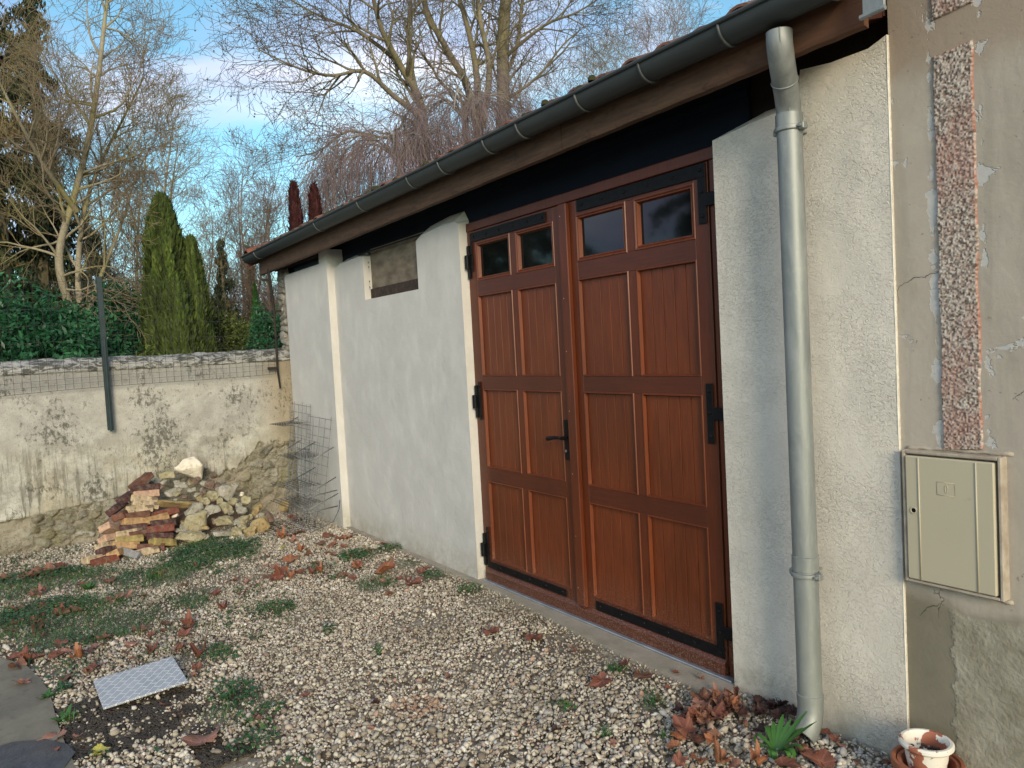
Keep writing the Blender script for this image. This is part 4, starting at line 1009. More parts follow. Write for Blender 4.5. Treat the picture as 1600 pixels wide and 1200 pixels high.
for (z0, xa, ya, xb, yb) in ((.02,-7.55,2.02,-6.98,2.48),(.25,-7.50,2.16,-7.0,2.48),(.40,-7.6,2.2,-7.05,2.5),(.66,-7.65,2.3,-7.1,2.53),(.95,-7.95,2.33,-7.5,2.55)):
    b = MB()
    for k in range(8):
        q = k/7; b.tube([(xa+(xb-xa)*q, ya, z0), (xa+(xb-xa)*q+.06, yb, z0+.02)], .0022, 3)
    for k in range(8): q = k/7; b.tube([(xa, ya+(yb-ya)*q, z0), (xb, ya+(yb-ya)*q, z0+.01)], .0022, 3)
    keep(obj('mesh_tray', b, M_wire), FW)

# ================================================================== METAL PLATE
PLT = [on_g(*p, .035) for p in ((148,1065),(268,1034),(293,1068),(163,1108))]
t = NT('tread_plate'); X, Y, Z = t.xyz()
br = t.n('ShaderNodeTexBrick'); br.inputs['Scale'].default_value = 1; br.offset = .5; br.inputs['Mortar Size'].default_value = .0035; br.inputs['Brick Width'].default_value = .062; br.inputs['Row Height'].default_value = .034; br.inputs['Mortar Smooth'].default_value = .3
t.l(t.map(rot=(0,0,R(38))), br.inputs['Vector']); f = t.noise(8,5,.6)
c = t.mix(t.ramp(f,[(.35,0),(.65,1)]), (.36,.40,.45), (.46,.49,.53)); c = t.mix(br.outputs['Fac'], c, (.70,.73,.75)); c = t.mix(t.ramp(t.noise(11,4,.7,loc=(5,5,5)), [(.66,0),(.72,.9)]), c, (.06,.05,.04))
t.bump(br.outputs['Fac'], .8, .004); M_plate = t.done(c, .42, .25, .5)
c0 = sum(PLT, Vector())/4; ax = (PLT[1]-PLT[0]).normalized(); ay = Vector((-ax.y, ax.x, 0)); LL = .375; WW = .345
b = MB(); b.bbox((-WW/2,-LL/2,-.006),(WW/2,LL/2,.004), .002)
pl = obj('metal_plate', b, M_plate); ang = math.atan2(ax.y, ax.x)-R(90)
pl.location = (c0.x, c0.y, .045); pl.rotation_euler = (.05,.06,ang); tag(pl, 'square light grey tread plate lying tilted on the gravel', 'metal plate')

# ================================================================== FLOWER POTS by the house wall
t = NT('flaking_white_pot'); f = t.noise(9,5,.6,.3,loc=(2,2,2)); k = t.ramp(f,[(.56,0),(.575,1)]); g = t.ramp(t.noise(45,3,.6),[(.66,0),(.7,1)])
z = t.xyz()[2]; c = t.mix(t.noise(6,3), (.66,.62,.54), (.74,.72,.66)); c = t.mix(k, c, (.32,.115,.07)); c = t.mix(t.mth('MULTIPLY',g,.8), c, (.05,.045,.04)); t.bump(k, -.5, .003); M_potw = t.done(c, .6, 0, .3)
M_pott = simple('terracotta', (.34,.125,.065), (.24,.085,.05), 14, .8, 0, .2, 80)
def pot(name, loc, r, h, rim, mat, label, taper=.72, soil=None):
    T = thing(name, label, 'flower pot', loc); b = MB(); w_ = .009
    b.lathe([(.0005,.0),(r*taper,.0),(r*.97,h-rim),(r*1.0,h-rim),(r*1.02,h-rim+.004),(r*1.02,h-.006),(r*1.0,h),(r-w_*1.2,h),(r-w_*1.5,h-.006),(r*taper-w_,.015),(.0005,.015)], (0,0,0), 40)
    o = obj('pot_body', b, mat, T, 'auto'); return T, o
potc = Vector((-1.392,2.565,0))
To, _ = pot('flower_pot', (potc.x,potc.y,0), .112,.115,.03, M_pott, 'larger terracotta pot on the ground holding the smaller pots', .8)
Tm, _ = pot('flower_pot', (potc.x+.004,potc.y-.003,.020), .096,.090,.02, M_pott, 'middle terracotta pot nested in the larger one', .75)
Tw = thing('flower_pot', 'small pot with flaking white paint and rolled rim, nested on top', 'flower pot', (potc.x-.004,potc.y+.002,.055))
b = MB(); b.lathe([(.0005,0),(.052,0),(.066,.07),(.068,.095),(.070,.104),(.080,.106),(.086,.113),(.086,.121),(.080,.127),(.072,.127),(.066,.120),(.063,.105),(.060,.08),(.0005,.082)], (0,0,0), 44)
obj('pot_body', b, M_potw, Tw, 'auto')
b = MB(); 
for k in range(40): 
    a_ = random.random()*6.28; rr_ = .05*math.sqrt(random.random()); b.bbox((-.006,-.005,-.004),(.006,.005,.004),.002, Matrix.Translation((rr_*math.cos(a_), rr_*math.sin(a_), .085+random.random()*.006)) @ Matrix.Rotation(random.random()*3,4,'Z'))
o = obj('soil', b, M_mud, Tw)

# ================================================================== GRAVEL, MUD, WEEDS (stuff)
def weed_density(x, y):
    """0..1 from patches laid where the yard is green"""
    return None
patches = [ # px, py, rx, ry (metres along view-ish), strength
 (330,865,.50,.16,1),(390,850,.22,.10,.7),(250,905,.35,.14,.7),(290,885,.30,.12,1),(60,905,.30,.18,.9),(130,900,.22,.12,.9),(120,960,.40,.18,.9),(60,960,.30,.20,1),(30,930,.3,.2,.7),
 (180,980,.30,.12,.9),(100,990,.28,.12,1),(140,1000,.20,.10,.8),(30,985,.2,.14,.8),(60,1010,.22,.06,.9),(230,960,.20,.08,.6),(300,945,.16,.08,.9),(430,955,.13,.06,.9),(400,1000,.09,.04,.5),
 (205,905,.16,.05,1),(235,1005,.22,.05,.4),(340,1025,.14,.06,.8),(75,1087,.09,.05,1),(100,1125,.12,.05,.7),(370,1090,.20,.06,.8),(350,1120,.16,.06,.6),(410,1140,.14,.05,.5),(400,1165,.12,.06,.8),(420,1110,.1,.05,.6),(310,1060,.05,.03,.6),
 (560,870,.16,.07,1),(585,915,.16,.07,1),(610,860,.14,.07,.8),(640,885,.14,.06,.6),(680,902,.10,.05,.8),(735,925,.09,.04,1),(500,890,.16,.08,.6),(530,905,.12,.05,.6),(510,855,.12,.05,.4),(470,945,.14,.04,.3),(625,835,.16,.05,.35),
 (515,985,.04,.02,.9),(590,1020,.035,.02,.8),(895,1003,.05,.03,.4),(945,1150,.035,.02,.9),(965,1050,.07,.04,.8),(1020,1105,.05,.04,.8),(880,1110,.07,.03,.7),(860,1105,.05,.02,.5),(920,1075,.04,.02,.5),(800,1150,.05,.03,.3),(960,1140,.05,.02,.3),(1010,1085,.05,.03,.5),
 (600,1150,.10,.04,.25),(520,1150,.10,.04,.3),(690,1150,.10,.04,.15),(470,1190,.10,.05,.5),(150,1190,.14,.05,.5),(240,1180,.14,.05,.4),(450,1075,.10,.04,.3),(1060,1180,.07,.03,.5),(1040,1150,.06,.03,.5),(340,845,.2,.08,.8),(20,1160,.05,.04,.2),(445,780,.1,.08,.5)]
PC = []
for px, py, rx, ry, st in patches:
    p = on_g(px, py); PC.append((p.x, p.y, rx, ry*2.2, st))
PC = np.array(PC)
def weedmask(x, y):
    m = np.zeros_like(x)
    for cx, cy, ax_, ay_, st in PC:
        m = np.maximum(m, st*np.exp(-(((x-cx)/ax_)**2+((y-cy)/(ay_))**2)*.75))
    left = np.clip((-3.6-x)/1.0,0,1)*np.clip((2.2-y)/.8,0,1)*.34; m = np.maximum(m*.92, left); n_ = fbm(np.stack([x*6,y*6,0*x],-1),4,4); n2_ = fbm(np.stack([x*22,y*22,0*x+4],-1),3,6)
    return np.clip((m*(.2+.9*n_+.75*n2_)-.33)*3.2,0,1)
MUD = [(160,1118,.22,.10),(230,1110,.22,.07),(280,1085,.12,.06),(250,1130,.30,.06),(330,1175,.45,.05),(140,1140,.18,.10),(185,1160,.14,.07),(300,1110,.10,.05),(120,1105,.10,.08),(380,1185,.25,.04),(100,1180,.12,.09)]
MC = np.array([(*on_g(a,b_)[:2], c_*.75, d_*1.5) for a,b_,c_,d_ in MUD])
def mudmask(x, y):
    m = np.zeros_like(x)
    for cx, cy, a_, b_ in MC: m = np.maximum(m, np.exp(-(((x-cx)/a_)**2+((y-cy)/b_)**2)))
    return m*(.3+1.3*fbm(np.stack([x*11,y*11,0*x],-1),3,14))
def inslab(x, y):
    r_x = np.array([p[0] for p in pl_slab]); r_y = np.array([p[1] for p in pl_slab]); c_ = np.zeros(len(x), bool); j = len(r_x)-1
    for i in range(len(r_x)):
        k = ((r_y[i] > y) != (r_y[j] > y)) & (x < (r_x[j]-r_x[i])*(y-r_y[i])/(r_y[j]-r_y[i]+1e-12)+r_x[i]); c_ ^= k; j = i
    return c_
pl_slab = [(p.x, p.y) for p in edge]+[(-2.6,.15),(-1.2,.15),(-1.2,-3.5),(-6.2,-3.5),(-6.2,-.25)]
def sill_y(x): return np.interp(x, [q[0] for q in P_SILL], [q[1] for q in P_SILL])
rg = np.random.default_rng(21)
def scatter(n, x0, x1, y0, y1): return rg.uniform(x0,x1,n), rg.uniform(y0,y1,n)
def infront(x, y, marg=.35):
    """keep what the yard picture and a step aside could see"""
    d = np.stack([x, y, 0*x-H],-1); zc = d@fwd; u = (d@rt)/zc*F+800; v = 600-(d@up)/zc*F
    return (zc > .3) & (u > -330) & (u < 1800) & (v < 1420)
def pebbles():
    x, y = scatter(165000, -8.15, -.9, -1.2, 2.72)
    dist = np.hypot(x, y); keep_ = infront(x, y) & ~inslab(x, y)
    sy_ = sill_y(x); onw = (y > sy_-.0) & (x < -2.30) ; keep_ &= ~(onw & (rg.random(len(x)) > .02)) & ~((x > -1.53) & (y > 2.70)) & (y < 2.68)
    wm = weedmask(x, y); mm = mudmask(x, y); keep_ &= rg.random(len(x)) > wm*.55; keep_ &= rg.random(len(x)) > np.clip(mm*1.5,0,.93)
    bare = fbm(np.stack([x*2.4,y*2.4,0*x],-1),3,31); keep_ &= rg.random(len(x)) > np.clip((bare-.54)*5,0,.6)
    # thin zone of fine grit along the threshold
    x, y = x[keep_], y[keep_]; dist = dist[keep_]; n = len(x)
    size = rg.lognormal(math.log(.0064), .38, n); size = np.clip(size, .003, .020)
    grit = np.clip(1-(sill_y(x)-y)/.28, 0, 1)*(x > -5.0); size = size*(1-.42*grit)
    tint = rg.random(n); tint = np.where(grit > .4, tint*.6+.1, tint)
    rb = on_g(660,1105); red = np.exp(-((x-rb.x)**2+(y-rb.y)**2)/.012); tint = np.where(rg.random(n) < red*.7, .93, tint)
    gz = np.exp(-((x+1.62)**2+(y-2.55)**2)/.05); size = size*(1+.35*gz); tint = np.where(rg.random(n) < gz*.6, .84+.1*rg.random(n)*.3, tint)
    res = []
    for lo, sel in ((2, dist < 3.6), (1, dist >= 3.6)):
        V, Fc = ICO[lo]; idx = np.where(sel)[0]; m = len(idx); nv = len(V)
        Vv = np.repeat(V[None], m, 0); 
        ph = rg.uniform(0,9,(m,1,3)); fr_ = np.sin(Vv*2.6+ph)*.26+np.sin(Vv[..., [1,2,0]]*4.3+ph*1.7)*.16; Vv = Vv*(1+fr_.sum(-1, keepdims=True)*.5)
        Vv = Vv*np.stack([rg.uniform(.85,1.35,m), rg.uniform(.75,1.0,m), rg.uniform(.42,.85,m)],-1)[:,None,:]
        # random rotations
        q = rg.normal(size=(m,4))*[1,.35,.35,1]; q /= np.linalg.norm(q,axis=1,keepdims=True); a,b_,c_,d_ = q.T
        Rm_ = np.stack([1-2*(c_*c_+d_*d_),2*(b_*c_-a*d_),2*(b_*d_+a*c_),2*(b_*c_+a*d_),1-2*(b_*b_+d_*d_),2*(c_*d_-a*b_),2*(b_*d_-a*c_),2*(c_*d_+a*b_),1-2*(b_*b_+c_*c_)],-1).reshape(m,3,3)
        Vv = np.einsum('mij,mvj->mvi', Rm_, Vv)*size[idx][:,None,None]
        z0 = size[idx]*rg.uniform(.05,.55,m)+rg.uniform(0,.006,m)*(rg.random(m) < .5); loc = np.stack([x[idx],y[idx],z0],-1); Vv = Vv+loc[:,None,:]
        Fv = (Fc[None]+(np.arange(m)*nv)[:,None,None]).reshape(-1,3); res.append((Vv.reshape(-1,3), Fv, np.repeat(tint[idx], nv)))
    V = np.concatenate([r[0] for r in res]); Fv = np.concatenate([res[0][1], res[1][1]+len(res[0][0])]); T = np.concatenate([r[2] for r in res])
    return mesh_np('gravel', V, Fv, {'tint': T})
tag(link('gravel', pebbles(), M_pebble, None, True), kind='stuff')
def quads(Cn, U, Wd, tint, bend=None):
    """leaf-shaped quads: centre, half-length vector, half-width vector -> 4 verts (diamond)"""
    n = len(Cn); V = np.stack([Cn-U, Cn+Wd*.9-U*.05, Cn+U, Cn-Wd*.9-U*.05],1)
    if bend is not None: V[:,1] += bend; V[:,3] += bend
    return V.reshape(-1,3), np.arange(4*n).reshape(n,4), np.repeat(tint,4)
def weeds():
    x, y = scatter(400000, -8.1, -1.2, -.9, 2.7); keep_ = infront(x, y) & ~inslab(x-.02, y-.02); x, y = x[keep_], y[keep_]
    wm = weedmask(x, y); dist = np.hypot(x,y); k = rg.random(len(x)) < wm*np.clip(dist/3.6,.35,1)*.40; x, y = x[k], y[k]; wm = wm[k]; n = len(x)
    sp = fbm(np.stack([x*3,y*3,0*x],-1),3,44)                # which plant grows here
    kind = (sp > .50)
    a_ = rg.uniform(0,2*np.pi,n); hgt = rg.uniform(.004,.030,n)*(.4+wm)
    size = np.where(kind, rg.uniform(.007,.015,n), rg.uniform(.004,.009,n))
    grass = rg.random(n) < np.where(kind,.22,.55)
    tilt = np.where(grass, rg.uniform(.5,1.3,n), rg.uniform(-.5,.5,n)); Ln = np.where(grass, rg.uniform(.018,.042,n), size); Wd = np.where(grass, .0016, size*.72)
    U = np.stack([np.cos(a_)*np.cos(tilt),np.sin(a_)*np.cos(tilt),np.sin(tilt)],-1)*Ln[:,None]
    Wv = np.stack([-np.sin(a_),np.cos(a_),rg.uniform(-.4,.4,n)],-1)*Wd[:,None]
    z = np.where(grass, np.abs(U[:,2])+.002, hgt+.006)
    t_ = np.clip(.15+.75*fbm(np.stack([x*5,y*5,0*x],-1),3,8)+rg.normal(0,.16,n),0,1)
    bend = np.stack([0*x,0*x,size*.25],-1); V, Fq, T = quads(np.stack([x,y,z],-1), U, Wv, t_, bend); return mesh_np('weeds', V, Fq, {'tint': T})
tag(link('weeds', weeds(), M_weed), kind='stuff')
def mud():
    x, y = scatter(90000, -5.2, -3.2, -.2, 1.4); m_ = mudmask(x,y); k = (m_ > .40) & ~inslab(x,y) & infront(x,y) & (rg.random(len(x)) < .55); x, y = x[k], y[k]; n = len(x); V, Fc = ICO[1]
    s_ = rg.uniform(.003,.008,n); Vv = V[None]*s_[:,None,None]*np.array([1.3,1.3,.55])*(1+rg.uniform(-.3,.3,(n,12,1)))+np.stack([x,y,s_*.2],-1)[:,None,:]
    return mesh_np('mud', Vv.reshape(-1,3), (Fc[None]+(np.arange(n)*12)[:,None,None]).reshape(-1,3))
tag(link('mud', mud(), M_mud, None, True), kind='stuff')
# dark wet sheet of foil on the slab corner
b = MB(); Pg = [on_g(px,py,.014) for px,py in ((-20,1172),(20,1160),(70,1155),(105,1163),(118,1176),(100,1200),(60,1215),(-20,1225))]; c_ = sum(Pg, Vector())/8
n = 8; vs = [c_+Vector((0,0,.012))]; 
for ring in (.5,1): vs += [c_.lerp(p, ring)+Vector((0,0,random.uniform(0,.014)*(ring < 1)+.002)) for p in Pg]
b.add(vs, [(0,1+i,1+(i+1)%n) for i in range(n)]+[(1+i,9+i,9+(i+1)%n,1+(i+1)%n) for i in range(n)])
o = obj('plastic_sheet', b, simple('dark_foil', (.028,.032,.042), (.06,.065,.075), 9, .38, 0, .5, 30, .5), None, True); tag(o, 'crumpled dark plastic sheet lying on the slab corner', 'plastic sheet')

# ================================================================== FALLEN LEAVES
def leaf_mesh(name, seed, lobes=5, curl=.5, narrow=1.0):
    rg_ = np.random.default_rng(seed); n = 44; th = np.linspace(-math.pi, math.pi, n, endpoint=False)
    tips = np.array([0, 1.02, -1.02, 1.95, -1.95])[:lobes]+rg_.uniform(-.10,.10,lobes); ln = np.array([1,.86,.86,.55,.55])[:lobes]*rg_.uniform(.88,1.1,lobes)
    r = np.full(n,.46); 
    for t_, l_ in zip(tips, ln): r = np.maximum(r, .52+(l_-.52)*np.exp(-np.abs((th-t_+math.pi) % (2*math.pi)-math.pi)/.30))
    r = r*(1+.07*np.sin(th*17+seed)+.04*rg_.normal(size=n)); r = r*np.where(np.abs(th) > 2.8,.45,1)
    V = [(0,0,0)]; vein = [1.]
    for k in (.33,.66,1.0):
        for t_, rr_ in zip(th, r):
            V.append((k*rr_*math.cos(t_), k*rr_*math.sin(t_)*narrow, 0)); vein.append(1. if min(abs((t_-q+math.pi) % (2*math.pi)-math.pi) for q in tips) < .09 else 0.)
    V = np.array(V); x, y = V[:,0], V[:,1]; rad = np.hypot(x,y); ph = rg_.uniform(0,6,4); ca = rg_.uniform(0,3.14)
    z = curl*(.62*rad**2*(.6+.6*np.sin(2*(np.arctan2(y,x)-ca)))+.24*np.sin(5*x+ph[0])*np.sin(4*y+ph[1])+.07*np.sin(11*x+ph[2])*np.cos(12*y+ph[3])*rad)
    fold = rg_.uniform(.2,.8)*curl; z = z+np.abs(y)*fold*.5
    V = np.stack([x*(1-.12*curl),y*(1-.22*curl),z],-1)
    Fs = [(0,1+i,1+(i+1) % n) for i in range(n)]
    for k in range(2): Fs += [(1+k*n+i,1+(k+1)*n+i,1+(k+1)*n+(i+1) % n,1+k*n+(i+1) % n) for i in range(n)]
    st = len(V); pts = [(0,0,.0),(-.25,.02,.02),(-.55,.06,.05)]; vv = []
    for (a,b_,c_), w_ in zip(pts,(.02,.016,.012)): vv += [(a,b_-w_,c_),(a,b_+w_,c_)]
    V = np.concatenate([V, np.array(vv)]); vein += [1.]*6; Fs += [(st,st+2,st+3,st+1),(st+2,st+4,st+5,st+3)]
    me = bpy.data.meshes.new(name); me.from_pydata(V.tolist(), [], Fs); at = me.attributes.new('vein','FLOAT','POINT'); at.data.foreach_set('value', np.array(vein, np.float32)); return me
def leaf_variants(mat):
    ms_ = []
    for k in range(5): 
        me = leaf_mesh('fallen_leaf', 10*mat+k, 5, [.35,.6,.85,1.25,.5][k]); me.materials.append(M_leaf[mat]); me.polygons.foreach_set('use_smooth',[True]*len(me.polygons)); ms_.append(me)
    return ms_
LV = {k: leaf_variants(k) for k in range(6)}
random.seed(19)
def leaf(px, py, w_, mat, label=None, group=None, z=.016, tilt=.25, var=None, yaw=None):
    P = on_g(px, py, z); s_ = w_/px_at(*P)*.72
    o = bpy.data.objects.new('fallen_leaf', LV[mat][random.randrange(5) if var is None else var]); C.objects.link(o)
    o.location = P; o.scale = (s_,)*3; o.rotation_euler = (random.uniform(-tilt,tilt), random.uniform(-tilt,tilt), random.uniform(0,6.28) if yaw is None else yaw)
    return tag(o, label, 'leaf', group)
named = [ # distinct ones
 (315,1158,66,2,'big pinkish leaf flat on the gravel near the bottom edge',.020,.15,0),(311,1020,40,1,'folded reddish leaf standing up behind the tread plate',.03,.5,3),
 (120,1027,34,4,'orange-brown curled leaf standing in the weeds at the left',.035,.6,3),(143,1045,30,1,'brown leaf just right of the orange curled one',.02,.3,1),
 (600,893,46,4,'bright orange curled leaf in weeds halfway along the wall',.03,.3,2),(645,912,34,1,'brown leaf right of the bright orange one',.02,.3,1),
 (768,988,34,1,'left one of two brown leaves in mid gravel before the doors',.018,.25,1),(832,998,40,1,'right one of two brown leaves in mid gravel before the doors',.018,.25,1),
 (942,1064,44,1,'large ribbed brown leaf in a grass tuft before the right door',.022,.3,1),(1003,1057,36,0,'dark brown leaf beside the large ribbed one',.02,.2,0),(978,1036,30,1,'small folded leaf above the large ribbed one',.03,.4,2),
 (1090,1185,50,4,'orange leaf at the bottom edge under the green plant',.03,.5,2) if False else (1128,1190,46,4,'curled orange leaf left of the dandelion at the bottom edge',.035,.5,3),
 (1185,1192,44,4,'twisted orange leaf right under the dandelion',.045,.5,3),(1225,1195,48,1,'brown leaf right of the dandelion at the bottom edge',.03,.2,0),(1283,1190,56,1,'wide brown leaf at the bottom edge near the wall',.03,.2,0),
 (1070,1140,50,1,'big ribbed brown leaf leaning in the pile before the wall',.04,.4,1),(1096,1100,40,2,'pale brown leaf on the left edge of the pile',.03,.3,1),
 (153,1172,26,5,'yellow leaf lying at the bottom left',.03,.2,0),(148,1180,22,5,'greenish yellow leaf behind the yellow one',.02,.3,1),(365,825,9,5,'tiny yellow leaf before the rubble heap',.03,.6,2) if False else (441,856,12,5,'small bright yellow leaf before the wire rack',.03,.6,2)]
for px, py, w_, m_, lab, z_, tl_, vr in named: leaf(px, py, w_, m_, lab, None, z_, tl_, vr)
GRP = {'left': 'brown leaf lying in the weeds along the left of the yard','mid': 'brown leaf lying among the weeds below the wall and wire rack','pile': 'dry brown leaf in the pile at the foot of the right wall','dark': 'dark wet leaf heaped beside the downpipe','bot': 'small brown leaf scattered on the open gravel'}
def where(key, px, py):
    if key == 'left':
        if py < 925: return 'brown leaf in the weeds between the garden wall foot and the brick stack'
        if px < 75: return 'brown leaf among weeds at the left edge above the concrete slab'
        if py > 1100: return 'brown leaf in the mud between the tread plate and the slab'
        if px < 185: return 'brown leaf among weeds above the left end of the tread plate'
        return 'brown leaf on weedy gravel above the right end of the tread plate'
    if key == 'mid':
        if py < 848: return 'small brown leaf on gravel right before the wire rack'
        if px < 480: return 'brown leaf in the cluster below the rubble heap and wire rack'
        return 'brown leaf in the weeds along the foot of the pale wall'
    if key == 'pile':
        if py > 1140: return 'brown leaf at the bottom edge around the dandelion'
        if px > 1100 and py < 1112: return 'brown leaf heaped against the corner between threshold and wall'
        return 'brown leaf in the front of the pile left of the dandelion'
    return GRP[key]
def many(key, lst, mats, z=.012, tilt=.22):
    for px, py, w_ in lst:
        sub = where(key, px, py); leaf(px, py, w_, random.choice(mats), sub, 'leaves: '+sub, z+random.random()*.012, tilt)
many('left', [(95,958,34),(70,972,26),(60,985,30),(85,948,30),(32,950,30),(75,895,40),(40,903,34),(100,885,30),(170,908,30),(180,935,32),(220,985,34),(165,995,30),(150,1010,26),(95,1005,30),(60,1025,26),(25,1040,34),(20,1027,30),(105,1058,30),(38,1066,28),(262,975,24),(292,978,30),(255,985,18),(335,928,26),(350,950,26),(275,1018,26),(238,1018,30),(308,1045,22),(88,1150,40),(85,1172,24),(120,1150,18),(400,1125,20),(378,927,22),(222,930,18),(55,930,26),(15,985,24),(130,915,24),(10,905,26),(205,1007,26),(90,1020,20),(45,1010,20),(310,885,22),(285,915,18)], [0,1,1,2,2,0])
many('mid', [(453,875,30),(440,900,30),(455,902,24),(430,905,28),(488,895,24),(500,892,20),(365,907,22),(395,915,20),(512,838,24),(530,842,20),(545,840,22),(500,850,26),(520,868,18),(440,840,24),(456,836,22),(470,832,18),(560,885,20),(610,928,18),(600,850,14),(660,895,22),(668,888,14),(470,860,20),(490,880,16),(420,870,14),(455,808,16),(462,815,20),(545,870,16),(575,862,16),(537,855,14)], [0,1,1,1,4])
many('left', [(random.uniform(0,330), random.uniform(895,1060), random.uniform(14,30)) for _ in range(26)], [0,1,2,2,0])
many('mid', [(random.uniform(380,640), random.uniform(845,925), random.uniform(12,24)) for _ in range(22)], [0,1,1,2])
many('bot', [(random.uniform(250,1050), random.uniform(1010,1190), random.uniform(8,18)) for _ in range(16)]+[(1058,1050,14),(905,1012,8),(730,1120,8),(870,1140,22),(955,1160,18),(640,985,12),(712,1165,9),(893,1011,10),(1040,1075,16),(820,1085,9),(520,1100,12),(615,960,8),(1000,1135,12),(1095,1060,16),(1062,1110,24),(1025,1095,16)], [0,1,3,2])
pile = [(1085+random.random()*75, 1085+random.random()*38, random.uniform(22,38)) for _ in range(22)]+[(1060+random.random()*60, 1112+random.random()*45, random.uniform(24,40)) for _ in range(16)]+[(1095,1190,34),(1060,1190,30),(1250,1170,40),(1268,1178,34),(1245,1150,26),(1290,1145,22),(1305,1155,24),(1315,1165,18),(1150,1195,30),(1120,1150,24),(1055,1165,26),(1160,1130,22),(1340,1190,16),(1395,1195,30)]
many('pile', pile, [0,1,1,2,0,4], .02, .4)
many('dark', [(1178+random.random()*62, 1092+random.random()*26, random.uniform(16,28)) for _ in range(24)]+[(1190,1140,30),(1160,1110,24)], [3], .02, .6)

# ================================================================== PLANTS IN THE YARD
def blade(mb, base, d, L_, W_, arch, n=7, tooth=0):
    d = Vector(d).normalized(); s_ = d.cross(Vector((0,0,1))).normalized(); vs = []
    for i in range(n+1):
        k = i/n; p = Vector(base)+d*(L_*k*math.cos(arch*k*.9))+Vector((0,0,L_*k*math.sin(1.15-arch*k)))
        w_ = W_*math.sin(math.pi*min(1,(k*.82+.14)))*(1-.2*tooth*(i % 2)); vs += [p-s_*w_+Vector((0,0,w_*.25)), p, p+s_*w_+Vector((0,0,w_*.25))]
    fs = []
    for i in range(n): a_ = i*3; fs += [(a_,a_+1,a_+4,a_+3),(a_+1,a_+2,a_+5,a_+4)]
    mb.add(vs, fs)
t = NT('dandelion_leaf'); f = t.noise(14,4); c = t.mix(f, (.022,.085,.014), (.055,.155,.025)); M_dand = t.done(c, .42, 0, .45)
dp_ = on_g(1213,1178); DD = thing('dandelion', 'dandelion rosette with long toothed green leaves below the downpipe outlet', 'plant', dp_)
random.seed(3)
for k, (a_, L_, ar) in enumerate([(2.0,.15,.5),(1.4,.17,.35),(.9,.16,.3),(2.6,.16,.9),(3.3,.17,1.2),(.3,.15,.9),(-.3,.17,1.3),(-1.0,.13,1.3),(4.2,.13,1.2),(1.7,.12,.3),(2.3,.13,.6),(5.0,.11,1.2),(1.2,.13,.5),(-.1,.19,1.35)]):
    b = MB(); blade(b, (0,0,.004), (math.cos(a_),math.sin(a_),0), L_, .013, ar, 12, 1); obj('leaf', b, M_dand, DD, True)
def tuft(px, py, n, L_, label, W_=.0022, mat=None):
    P = on_g(px, py); T = tag(obj('grass_tuft', MB(), M_weed), label, 'grass tuft'); b = MB()
    for k in range(n):
        a_ = random.random()*6.28; blade(b, (random.gauss(0,.012),random.gauss(0,.012),0), (math.cos(a_),math.sin(a_),0), L_*random.uniform(.5,1), W_, random.uniform(.1,.9), 4)
    me = bpy.data.meshes.new('grass_tuft'); me.from_pydata(b.v, [], b.f); me.materials.append(mat or M_dand); T.data = me; T.location = P
for a in ((515,990,26,.055,'small bright grass tuft in open gravel left of centre'),(591,1024,22,.05,'small dull grass tuft just right of the bright one'),(945,1153,30,.045,'bushy green tuft in gravel near the bottom edge'),(965,1050,34,.07,'grass tuft holding the ribbed brown leaf'),(1020,1100,26,.06,'grass tuft left of the leaf pile'),(138,922,34,.09,'spiky green rosette in the left weeds',.006),(238,905,40,.09,'bright grass tuft before the brick stack'),(1045,1155,16,.05,'tiny tuft among leaves below the pile'),(75,1092,34,.05,'low leafy weed at the slab edge',.006),(355,1095,34,.07,'grassy weed right of the tread plate'),(98,1128,16,.07,'broad-leaved weed beside the slab corner',.010),(385,1130,16,.05,'round-leaved weed in lower left gravel',.008)): tuft(*a)

# ================================================================== TREES
def perp(D):
    a = np.cross(D, [0.3,.2,1.0]); nrm = np.linalg.norm(a,axis=-1,keepdims=True); return a/np.maximum(nrm,1e-6)
def poly_mesh(name, lines, sides):
    """lines: list of (pts (n,3), radii (n,)) -> tubes"""
    Vs, Fs = [], []; off = 0; by = {}
    for p, r in lines: by.setdefault(len(p), []).append((p, r))
    for n, L_ in by.items():
        P = np.array([q[0] for q in L_]); Rr = np.array([q[1] for q in L_]); m = len(L_)
        D = P[:,-1]-P[:,0]; D /= np.maximum(np.linalg.norm(D,axis=1,keepdims=True),1e-9); a = perp(D); b_ = np.cross(D,a)
        th = np.arange(sides)*2*np.pi/sides; ring = a[:,None,:]*np.cos(th)[None,:,None]+b_[:,None,:]*np.sin(th)[None,:,None]
        V = P[:,:,None,:]+ring[:,None,:,:]*Rr[:,:,None,None]; Vs.append(V.reshape(-1,3))
        base = (np.arange(m)*n*sides)[:,None,None]+(np.arange(n-1)*sides)[None,:,None]+np.arange(sides)[None,None,:]; nx = (np.arange(sides)+1) % sides
        b2 = (np.arange(m)*n*sides)[:,None,None]+(np.arange(n-1)*sides)[None,:,None]+nx[None,None,:]
        Fs.append(np.stack([base,b2,b2+sides,base+sides],-1).reshape(-1,4)+off); off += m*n*sides
    return mesh_np(name, np.concatenate(Vs), np.concatenate(Fs))
